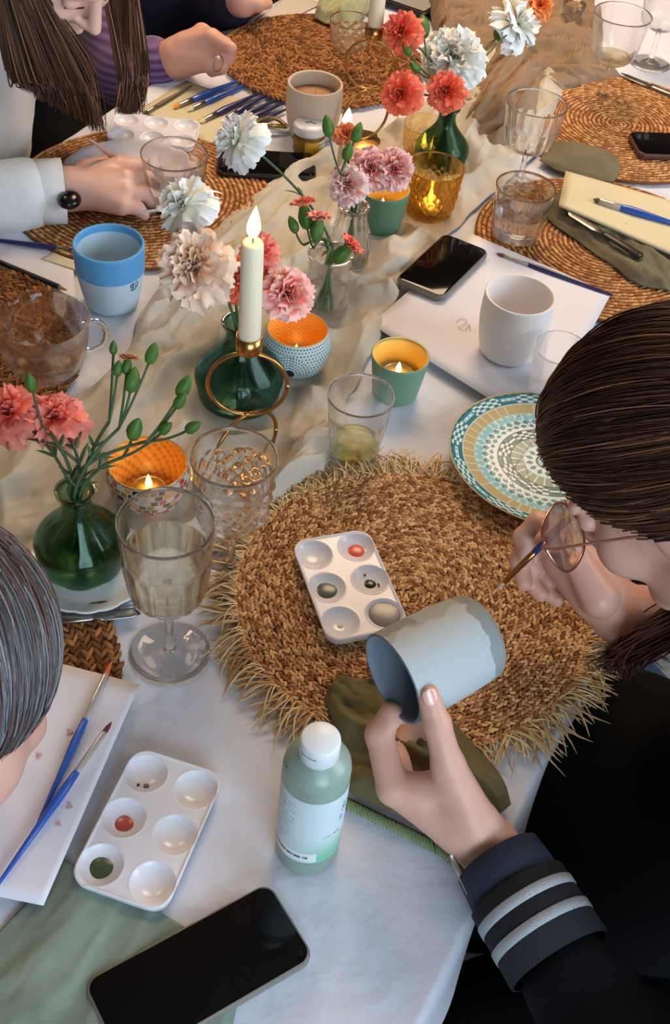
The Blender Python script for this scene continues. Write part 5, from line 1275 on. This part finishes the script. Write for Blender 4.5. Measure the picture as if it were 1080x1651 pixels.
for i in range(16):        # flyaway hairs at the front
    a = HL(rg.uniform(-.05, .07), .085+rg.normal(0, .01), .075+rg.normal(0, .012)); b = a+HM @ np.array([rg.uniform(-.03, .05), rg.uniform(.008, .016), rg.uniform(-.03, .0)]); c = b+HM @ np.array([rg.uniform(-.02, .02), rg.uniform(-.01, .006), -rg.uniform(.02, .05)]); P.append(catm([a, b, c], 8))
stuff(strands('flyaway_hair', P, .00022, m_hair, pw, cols=hair_cols(16, (110, 84, 66), (170, 140, 112), rg)))
# glasses
gl = thing('glasses', 'thin rose gold framed glasses worn by the bending woman', 'glasses', tuple(HO)); mg = mat('rose_gold', (216, 160, 140), .22, metal=.9)
for s_ in (-1, 1):
    pts = []
    for a in np.linspace(0, 2*math.pi, 33):
        u, v = math.cos(a), math.sin(a); x = s_*.0345+.0295*np.sign(u)*abs(u)**.75; z = -.009+.0258*np.sign(v)*abs(v)**.8*(1.0 if v > 0 else 1.08); pts.append(HM @ np.array([x, .112-.10*(abs(x)-.03)**1.0*.25, z]))
    fr_ = MB().tube(pts, .0013, 8).build('rim', mg, gl)
    c = np.mean(pts, 0); q = MB(); q.add([c+HM @ np.array([0, .0004, 0])]+pts[:-1], [(0, i+1, (i+1) % 32+1) for i in range(32)]); o = q.build('lens', m_glassthin, gl); o.modifiers.new('t', 'SOLIDIFY').thickness = .0012
    MB().tube([HM @ np.array(p) for p in ((s_*.062, .110, .004), (s_*.070, .106, .006), (s_*.0775, .09, .006), (s_*.0815, .02, .004), (s_*.0825, -.012, .0))], [.0015, .0018, .0014, .0012, .0011], 8).build('temple', mg, gl)
    MB().ball(HM @ np.array([s_*.070, .106, .005]), .0028).build('hinge', mg, gl)
MB().tube([HM @ np.array(p) for p in ((-.008, .112, .003), (0, .116, .006), (.008, .112, .003))], .0012, 8).build('bridge', mg, gl)
# the mug in her hand
t = thing('ceramic_mug', 'grey painted mug tipped on its side, held by the woman with glasses', 'mug', tuple(MC-ax*.046)); Fm = frame(ax, tuple(U_))
prof = mug_prof(.0412, .0385, .092, .0015); o_ = wall(prof, .0032, .006); pp = catm([(r, z, 0) for r, z in o_[:len(prof)+1]], 8)[:, :2]
th_ = np.arange(220)*2*math.pi/220; perp = unit(U_-(U_ @ ax)*ax); P = []; C = []
ca_, cb_, cg = np.array(lin((178, 186, 188))), np.array(lin((138, 142, 142))), np.array(lin((162, 168, 168)))
for r, z in pp:
    row, cr = [], []
    for a in th_:
        n = Fm @ np.array([math.cos(a), math.sin(a), 0]); row.append(Fm @ np.array([r*math.cos(a), r*math.sin(a), z]))
        w1 = z-(.016+.010*nz(n @ perp*2.2+3, n @ F_*2.2, 1.0)+.003*nz(a*6, z*200, 4)); up_ = n @ perp
        cr.append(cb_ if w1 < 0 or (up_ > .95+.05*nz(z*90, 2.0, 1) and z > .06) else cg if up_ > .90+.1*nz(z*60, 5.0, a) else ca_)
    P.append(row); C.append(cr)
MB().grid(np.array(P), closev=True, c=np.array(C), flip=True).build('mug_body', mat('half_painted_bisque', rough=.7, attr='Col'), t)
q = MB().lathe([(r, z) for r, z in o_[len(prof):]], 72, cap0=False); MB().add(q.v[0] @ Fm.T, q.f).build('inside_wall', mat('grey_inside', (112, 122, 134), .7), t)
# her brush
a = W(801, 950, .076); b = W(872, 880, .138); e = a+unit(b-a)*.19
brush('paint brush with brass ferrule held by the woman with glasses', None, None, m_navyp, (196, 170, 140), r=.0030, ferr=.24, tipl=.07, base=(a, e), ferrm=m_brass)

# ---- long-haired woman on the left, painting the white plate
pl_ = person('long brown haired woman in a white hoodie painting a plate at the left')
B = Body(); HM2 = head_frame((.62, -.42, -.62)); HO2 = W(157, 58, .235)-HM2 @ np.array([0, .118, -.034])
HL2 = head(B, HO2, HM2, W(30, 10, .12))
wrL = W(108, 305, .045)
kn = [W(190, 268, .062), W(200, 288, .060), W(203, 310, .052), W(196, 332, .042)]
B.cone((-.80, 1.25, TZ+.01), wrL, .04, .028, .02)
for p in kn: B.cone(wrL, p, .022, .0135, .014)
for p, e1_, e2_, r_ in zip(kn, ((228, 268, .050), (236, 288, .046), (234, 312, .038), (222, 336, .030)), ((246, 285, .028), (250, 304, .026), (244, 326, .024), (232, 346, .022)), (.0112, .0115, .011, .0098)):
    B.chain([p, W(*e1_), W(*e2_)], [r_*1.1, r_, r_*.85], .003)
B.cone(W(140, 275, .055), W(180, 262, .050), .016, .012, .012); B.chain([W(180, 262, .050), W(208, 266, .042), W(226, 276, .034)], [.012, .011, .009], .004)
TB = W(-75, 175, .0); B.cone(W(30, 10, .12), TB, .06, .1, .04); B.cone(TB, TB+np.array([-.1, .0, -.2]), .10, .11, .04)
B.cone((-.74, 1.30, TZ+.08), (-.80, 1.25, TZ+.01), .05, .045, .03)
B.build('body', m_skin2, pl_, voxel=.003)
lip = mat('lip', (176, 84, 84), .4)
for s_ in (-1, 1):
    MB().tube([HL2(s_*(.018+.027*t), .0905-.008*t, -.003-.0015*math.sin(t*3.14)) for t in np.linspace(0, 1, 7)], .0011, 6).build('eyelashes', m_wick, pl_)
    MB().tube([HL2(s_*(.014+.034*t), .0975-.014*t, .024+.003*math.sin(t*3.14)) for t in np.linspace(0, 1, 7)], [.001, .002, .0024, .0024, .002, .0016, .0008], 6, flat=.5).build('eyebrow', mat('brow_brown', (74, 50, 38), .8), pl_)
MB().tube([HL2(.016*t, .0925-.004*t*t, -.062-.0005*abs(t)) for t in np.linspace(-1, 1, 9)], [.0008]+[.0022]*7+[.0008], 8).build('lips', lip, pl_)
m_hood = mat('white_hoodie', (226, 228, 228), .9, bump=.4, bscale=300, sheen=.2)
Hd = Body(); Hd.cone((-.80, 1.25, TZ+.015), W(40, 312, .045), .056, .048, .02); Hd.cone((-.74, 1.28, TZ+.05), (-.80, 1.25, TZ+.015), .07, .056, .03)
Hd.ell(TB, (.115, .15, .18), k=.05); Hd.ell(TB+np.array([-.1, 0, -.2]), (.13, .16, .14), k=.05); Hd.cone(TB, W(20, 40, .08), .11, .07, .04); Hd.cone((-.73, 1.22, TZ+.08), (-.75, 1.48, TZ+.08), .07, .07, .04); Hd.cone((-.75, 1.48, TZ+.06), (-.70, 1.60, TZ-.02), .06, .05, .03)
Hd.build('hoodie', m_hood, pl_, voxel=.006, iters=2, post=crease)
c0, c1_ = W(45, 311, .045), W(104, 308, .045)
sleeve_ring('ribbed_cuff', c0, c1_, .0415, mat('white_rib', (226, 228, 228), .9, bump=.7, bscale=120, stretch=(1, 8, 1)), pl_, th=.003)
MB().ball(W(112, 322, .060), (.016, .019, .010), 20, 12).build('wrist_watch', mat('watch_black', (14, 14, 18), .2), pl_)
T = Body()
for s_ in (-1, 1): T.cone(TB+np.array([-.1, s_*.1, -.25]), (-.42, 1.50+s_*.12, TZ-.20), .11, .085, .05); T.cone((-.42, 1.50+s_*.12, TZ-.24), (-.42, 1.5+s_*.12, .09), .058, .045, .02); T.cone((-.42, 1.5+s_*.12, .045), (-.26, 1.52+s_*.12, .035), .04, .03, .02)
T.build('trousers', mat('charcoal_trousers', (98, 100, 104), .9), pl_, voxel=.008)
rg = np.random.default_rng(9)
scalp_cap('hair', HO2, HM2, pl_, (52, 34, 28), fr=74, sd=100)
P = []
for i in range(2600):
    near = rg.uniform() < .62; s = rg.uniform(0, 1); sg = 1 if near else -1
    p0 = HL2(sg*rg.uniform(0, .012), .075-.14*s+rg.normal(0, .004), 0); d = np.linalg.solve(HM2, p0-HO2); q = skull_dir((d[0], d[1]+.012, .11-.05*abs(d[1]*8)**2*.3)); p0 = HO2+HM2 @ q
    p1 = HO2+HM2 @ skull_dir((sg*.75, .62-1.1*s, .55), r=(.089, .110, .098)); p2 = HO2+HM2 @ skull_dir((sg*1.0, .52-1.15*s, -.02), r=(.090+rg.uniform(0, .006), .110, .098))
    if near:
        tx, ty = 165-128*s**.8+rg.normal(0, 6), 222-78*s**.7-abs(rg.normal(0, 14)); tip = W(tx, ty, .05+.05*s); mid = W(128-112*s+rg.normal(0, 6), 95+rg.normal(0, 6), .20-.03*s)
    else:
        tx, ty = 215+rg.normal(0, 9)-14*s, 185-abs(rg.normal(0, 16)); tip = W(tx, ty, .06); mid = W(222-22*s+rg.normal(0, 7), 85, .15)
    k_ = rg.normal(0, .004, 3); P.append(catm([p0, p1, p2, mid+k_, (mid+tip)/2+k_+np.array([.004, 0, 0]), tip], 4))
stuff(strands('long_hair', P, .0012, m_hair, pl_, cols=hair_cols(2600, (54, 34, 27), (132, 90, 68), rg, (168, 124, 96), .06)))
a = W(188, 256, .060); b = W(143, 224, .110)
brush('pale handled brush held by the long-haired woman over the plate', None, None, mat('pink_lacquer', (176, 140, 132), .35), (90, 70, 60), r=.0034, ferr=.2, tipl=.06, base=(a-unit(b-a)*.03, b))
t = thing('finger_ring', 'thin silver ring with small stone on the hand of the long-haired woman', 'ring', tuple(W(218, 322, .036))); ring(MB(), (0, 0, 0), .0108, .0009, math.radians(75)).build('band', m_steel, t); MB().ball((0, 0, .0118), .0022).build('stone', mat('clear_stone', (240, 240, 240), .05, spec=1), t)

# ---- person in a purple sweater beyond her, fist on the table
pp_ = person('person in a purple striped sweater resting a fist at the far left')
wr3 = W(290, 92, .035); el3 = W(205, 118, -.02); B = Body(); B.cone(el3, wr3, .042, .028, .02)
kk = [W(325, 52, .075), W(336, 68, .066), W(340, 85, .055), W(334, 102, .042)]
for p in kk: B.cone(wr3, p, .026, .015, .016)
for p, q_, w_ in zip(kk, ((362, 72, .070), (368, 82, .060), (366, 94, .048), (356, 108, .036)), ((356, 88, .055), (356, 96, .045), (350, 104, .036), (342, 114, .028))): B.chain([p, W(*q_), W(*w_)], [.0140, .0125, .0105], .003)
B.cone(W(300, 70, .06), W(340, 60, .080), .018, .014, .012); B.chain([W(340, 60, .080), W(372, 78, .078)], [.0135, .0105], .004)
tp = W(178, 66, -.06); hd_ = tp+np.array([-.06, .14, .46]); HM3 = head_frame((.85, -.1, -.3)); head(B, hd_, HM3, tp+np.array([-.10, .1, .26]))
B.cone(tp+np.array([-.10, .1, .26]), tp+np.array([-.12, .08, .0]), .06, .1, .04); B.cone(tp+np.array([-.12, .08, .0]), tp+np.array([-.16, .08, -.2]), .1, .11, .04)
B.build('body', m_skin, pp_, voxel=.0035)
def stripes(n1, c1, c2, sc_):
    m = mat(n1, c1, .95, sheen=.3); N, L_ = m.node_tree.nodes, m.node_tree.links; tc = N.new('ShaderNodeTexCoord'); wv = N.new('ShaderNodeTexWave'); wv.bands_direction = 'Z'; wv.inputs['Scale'].default_value = sc_; wv.inputs['Distortion'].default_value = .6
    L_.new(tc.outputs['Object'], wv.inputs['Vector']); mx = N.new('ShaderNodeMix'); mx.data_type = 'RGBA'; mx.inputs[6].default_value = (*lin(c1), 1); mx.inputs[7].default_value = (*lin(c2), 1)
    L_.new(wv.outputs['Fac'], mx.inputs[0]); L_.new(mx.outputs[2], N['Principled BSDF'].inputs['Base Color']); return m
S_ = Body(); S_.ell(tp+np.array([-.08, .10, .04]), (.11, .15, .18), k=.05); S_.ell(tp+np.array([-.12, .12, -.14]), (.12, .15, .12), k=.05); S_.cone(tp+np.array([-.06, .0, .16]), tp+np.array([-.08, .26, .18]), .07, .07, .04)
S_.cone(tp+np.array([-.06, -.0, .16]), el3, .065, .055, .03); S_.cone(el3, W(246, 104, .012), .056, .046, .02)
S_.build('sweater', stripes('purple_stripes', (70, 44, 84), (116, 84, 134), 26), pp_, voxel=.007, iters=2, post=crease)
T = Body()
for s_ in (-1, 1): T.cone(tp+np.array([-.18, .08+s_*.1, -.22]), tp+np.array([.26, .18+s_*.1, -.2]), .1, .075, .05); T.cone(tp+np.array([.26, .18+s_*.1, -.2]), (tp[0]+.26, tp[1]+.18+s_*.1, .06), .056, .045, .02)
T.build('trousers', mat('dark_trousers', (46, 48, 54), .9), pp_, voxel=.009)
sh_ = MB(); P = []
for i in range(900):
    s = rg.uniform(0, 1); sg = rg.choice((-1, 1)); L3 = lambda *p: hd_+HM3 @ np.array(p)
    P.append(catm([L3(0, .08-.16*s, .125), hd_+HM3 @ skull_dir((sg*.8, .5-1.1*s, .5), r=(.09, .112, .1)), L3(sg*.088, .02-.12*s, -.02), L3(sg*.08, -.02-.08*s, -.14)], 5))
stuff(strands('hair_strands', P, .0014, m_hair, pp_, cols=hair_cols(900, (50, 34, 28), (110, 76, 56), rg)))
scalp_cap('hair', hd_, HM3, pp_, (52, 36, 30))
t = thing('finger_ring', 'small pearl ring on the resting fist at the far left', 'ring', tuple(W(352, 103, .055))); ring(MB(), (0, 0, 0), .0125, .0009, math.radians(60)).build('band', m_brass, t); MB().ball((0, -.004, .0125), .003).build('pearl', mat('pearl', (236, 226, 210), .2), t)

# ---- person in dark navy behind the fist
pd_ = person('person in dark navy clothes behind the resting fist at the top')
B = Body(); tp = W(300, -10, -.02); B.cone(tp+np.array([-.1, .1, .1]), tp+np.array([-.12, .1, -.3]), .1, .11, .04); wr4 = W(392, 2, .05); B.cone(tp+np.array([.02, 0, 0]), wr4, .04, .028, .02)
for dx, dy in ((0, 0), (6, 6), (11, 12), (14, 20)): B.chain([wr4, W(402+dx, -12+dy, .05), W(418+dx, -14+dy, .03)], [.02, .012, .009], .006)
hd4 = tp+np.array([-.06, .12, .50]); HM4 = head_frame((.8, -.1, -.3)); head(B, hd4, HM4, tp+np.array([-.1, .1, .3])); B.cone(tp+np.array([-.1, .1, .3]), tp+np.array([-.1, .1, .1]), .055, .09, .04)
B.build('body', m_skin, pd_, voxel=.0045)
S_ = Body(); S_.ell(tp+np.array([-.08, .08, -.02]), (.14, .2, .22), k=.05); S_.ell(tp+np.array([-.12, .08, -.22]), (.15, .2, .16), k=.05); S_.cone(tp+np.array([-.08, -.08, .16]), tp+np.array([.0, -.03, -.01]), .075, .062, .03); S_.cone(tp+np.array([.0, -.03, -.01]), W(372, 4, .03), .06, .045, .02); S_.cone(tp+np.array([-.08, -.06, .16]), tp+np.array([-.1, .26, .16]), .075, .075, .04)
S_.build('sweater', mat('navy_knit', (26, 24, 42), .9, bump=.4, bscale=120), pd_, voxel=.008, iters=2)
T = Body()
for s_ in (-1, 1): T.cone(tp+np.array([-.16, .08+s_*.1, -.24]), tp+np.array([.28, .18+s_*.1, -.22]), .1, .075, .05); T.cone(tp+np.array([.28, .18+s_*.1, -.22]), (tp[0]+.28, tp[1]+.18+s_*.1, .06), .056, .045, .02)
T.build('trousers', mat('dark_trousers', (46, 48, 54), .9), pd_, voxel=.009)
scalp_cap('hair', hd4, HM4, pd_, (36, 28, 26), bk=150, sd=120)

# ---- grey-haired person at the near left corner
pg = person('grey-haired person bending over the spotted paper at the left edge')
B = Body(); HM5 = head_frame((-.35, .75, -.55)); HO5 = W(-92, 1092, .14); NK = np.array([-.45, .38, TZ+.07])
head(B, HO5, HM5, NK); B.cone(NK, (-.44, .16, TZ+.0), .06, .1, .04); B.cone((-.44, .16, TZ), (-.48, .06, TZ-.22), .1, .12, .04)
for s_, hx, hy in ((-1, -60, 1330), (1, -190, 1120)):
    el5 = np.array([-.44+s_*.13*-1, .26, TZ+.035]); B.cone((-.40-s_*.15, .16, TZ+.04), el5, .045, .038, .02); h5 = W(hx-60, hy, .04); B.cone(el5, h5, .036, .026, .02)
    for q in (-1.5, -.5, .5, 1.5): B.chain([h5, W(hx-30, hy-30+q*10, .045), W(hx-14, hy-36+q*14, .030), W(hx-18, hy-30+q*14, .02)], [.022, .013, .010, .008], .005)
B.build('body', m_skin, pg, voxel=.0035)
S_ = Body(); S_.ell((-.44, .14, TZ-.06), (.2, .13, .2), k=.05); S_.ell((-.48, .05, TZ-.24), (.2, .15, .15), k=.05)
for s_ in (-1, 1): S_.cone((-.40-s_*.15, .15, TZ+.04), (-.44-s_*.13, .26, TZ+.035), .068, .056, .03)
S_.build('cardigan', mat('grey_cardigan', (110, 104, 100), .95, bump=.5, bscale=150), pg, voxel=.008, iters=2)
T = Body()
for s_ in (-1, 1): T.cone((-.48+s_*.1, .05, TZ-.28), (-.40+s_*.1, .48, TZ-.26), .1, .078, .05); T.cone((-.40+s_*.1, .48, TZ-.26), (-.40+s_*.1, .48, .06), .056, .045, .02)
T.build('trousers', mat('dark_trousers', (46, 48, 54), .9), pg, voxel=.009)
scalp_cap('hair', HO5, HM5, pg, (70, 58, 56), fr=80, sd=112, bk=140)
P = []; cc = []; rg = np.random.default_rng(12); part = unit((0, .12, 1))
for i in range(6000):
    an = rg.uniform(-math.pi, math.pi); e = unit((math.sin(an), math.cos(an)*1.0, -.95-.45*(math.cos(an) < -.3))) if math.cos(an) < .45 else unit((math.sin(an), math.cos(an), .25))
    tt = np.linspace(rg.uniform(.02, .5), 1, 14); dd = slerp(unit(part+rg.normal(0, .04, 3)), e, tt); p = np.array((0, -.012, .034))+dd*np.array((.092, .112, .100))*(1+rg.uniform(-.01, .04))
    p += rg.normal(0, .0008, 3)+.0018*np.sin(tt*9+rg.uniform(0, 6))[:, None]*rg.normal(0, .6, 3); P.append(HO5+p @ HM5.T)
    top = tt[0] < .12
    cc.append(lin((104, 76, 72)) if rg.uniform() < (.5 if top else .12) else np.array(lin((60, 55, 56)))*(1-(k_ := rg.uniform(0, 1)**1.5))+np.array(lin((142, 144, 150)))*k_)
stuff(strands('hair_strands', P, .0008, m_hair, pg, cols=np.array(cc)))

# ------------------------------------------------------------------ beyond the right table edge: chair with a floral cushion and folded denim
CQ = W(1035, 1075, -.26)
ch = thing('dining_chair', 'wooden chair with a flower patterned cushion behind the bending woman', 'chair', (CQ[0]+.12, CQ[1]+.06, 0), math.radians(20))
mc_ = mat('chair_wood', (70, 52, 40), .6); MB().box((0, 0, .44), (.42, .42, .03)).build('seat', mc_, ch, smooth=False)
for a in (-1, 1):
    for b in (-1, 1): MB().box((a*.18, b*.18, .213), (.035, .035, .426)).build('leg', mc_, ch, smooth=False)
MB().box((.195, 0, .68), (.025, .40, .46)).build('backrest', mc_, ch, smooth=False)
cs = thing('seat_cushion', 'black and white floral cushion on the wooden chair', 'cushion', (CQ[0]+.10, CQ[1]+.05, .456), math.radians(20)); q = rslab(MB(), .42, .46, .06, .05, .025); o = q.build('cushion_cover', mat('floral_fabric', (226, 228, 228), .9, var=1.0, vscale=34, var2=(50, 54, 60)), cs)
dj = thing('folded_denim', 'folded blue-grey denim on the near end of the cushion', 'clothing', (W(935, 1045, -.22)[0]-.02, W(935, 1045, -.22)[1], .518), math.radians(35)); rslab(MB(), .17, .30, .022, .03, .010).build('denim_cloth', mat('denim', (64, 84, 112), .9, bump=.4, bscale=600), dj)
for i, (x, y, r_) in enumerate(((.70, .60, -90), (-1.02, 1.40, 90), (-.95, 2.05, 90), (-.80, 2.55, 90), (-.52, -.02, 0))):
    c = thing('dining_chair', ['wooden chair under the woman with glasses', 'wooden chair under the long-haired woman', 'wooden chair under the person in purple', 'wooden chair under the person in navy', 'wooden chair under the grey-haired person'][i], 'chair', (x, y, 0), math.radians(r_))
    for n_, cc_, dd_ in (('seat', (0, 0, .37), (.42, .42, .03)), ('backrest', (0, -.21, .62), (.40, .025, .46))): MB().box(cc_, dd_).build(n_, mc_, c, smooth=False)
    for a in (-1, 1):
        for b in (-1, 1): MB().box((a*.18, b*.18, .178), (.035, .035, .356)).build('leg', mc_, c, smooth=False)
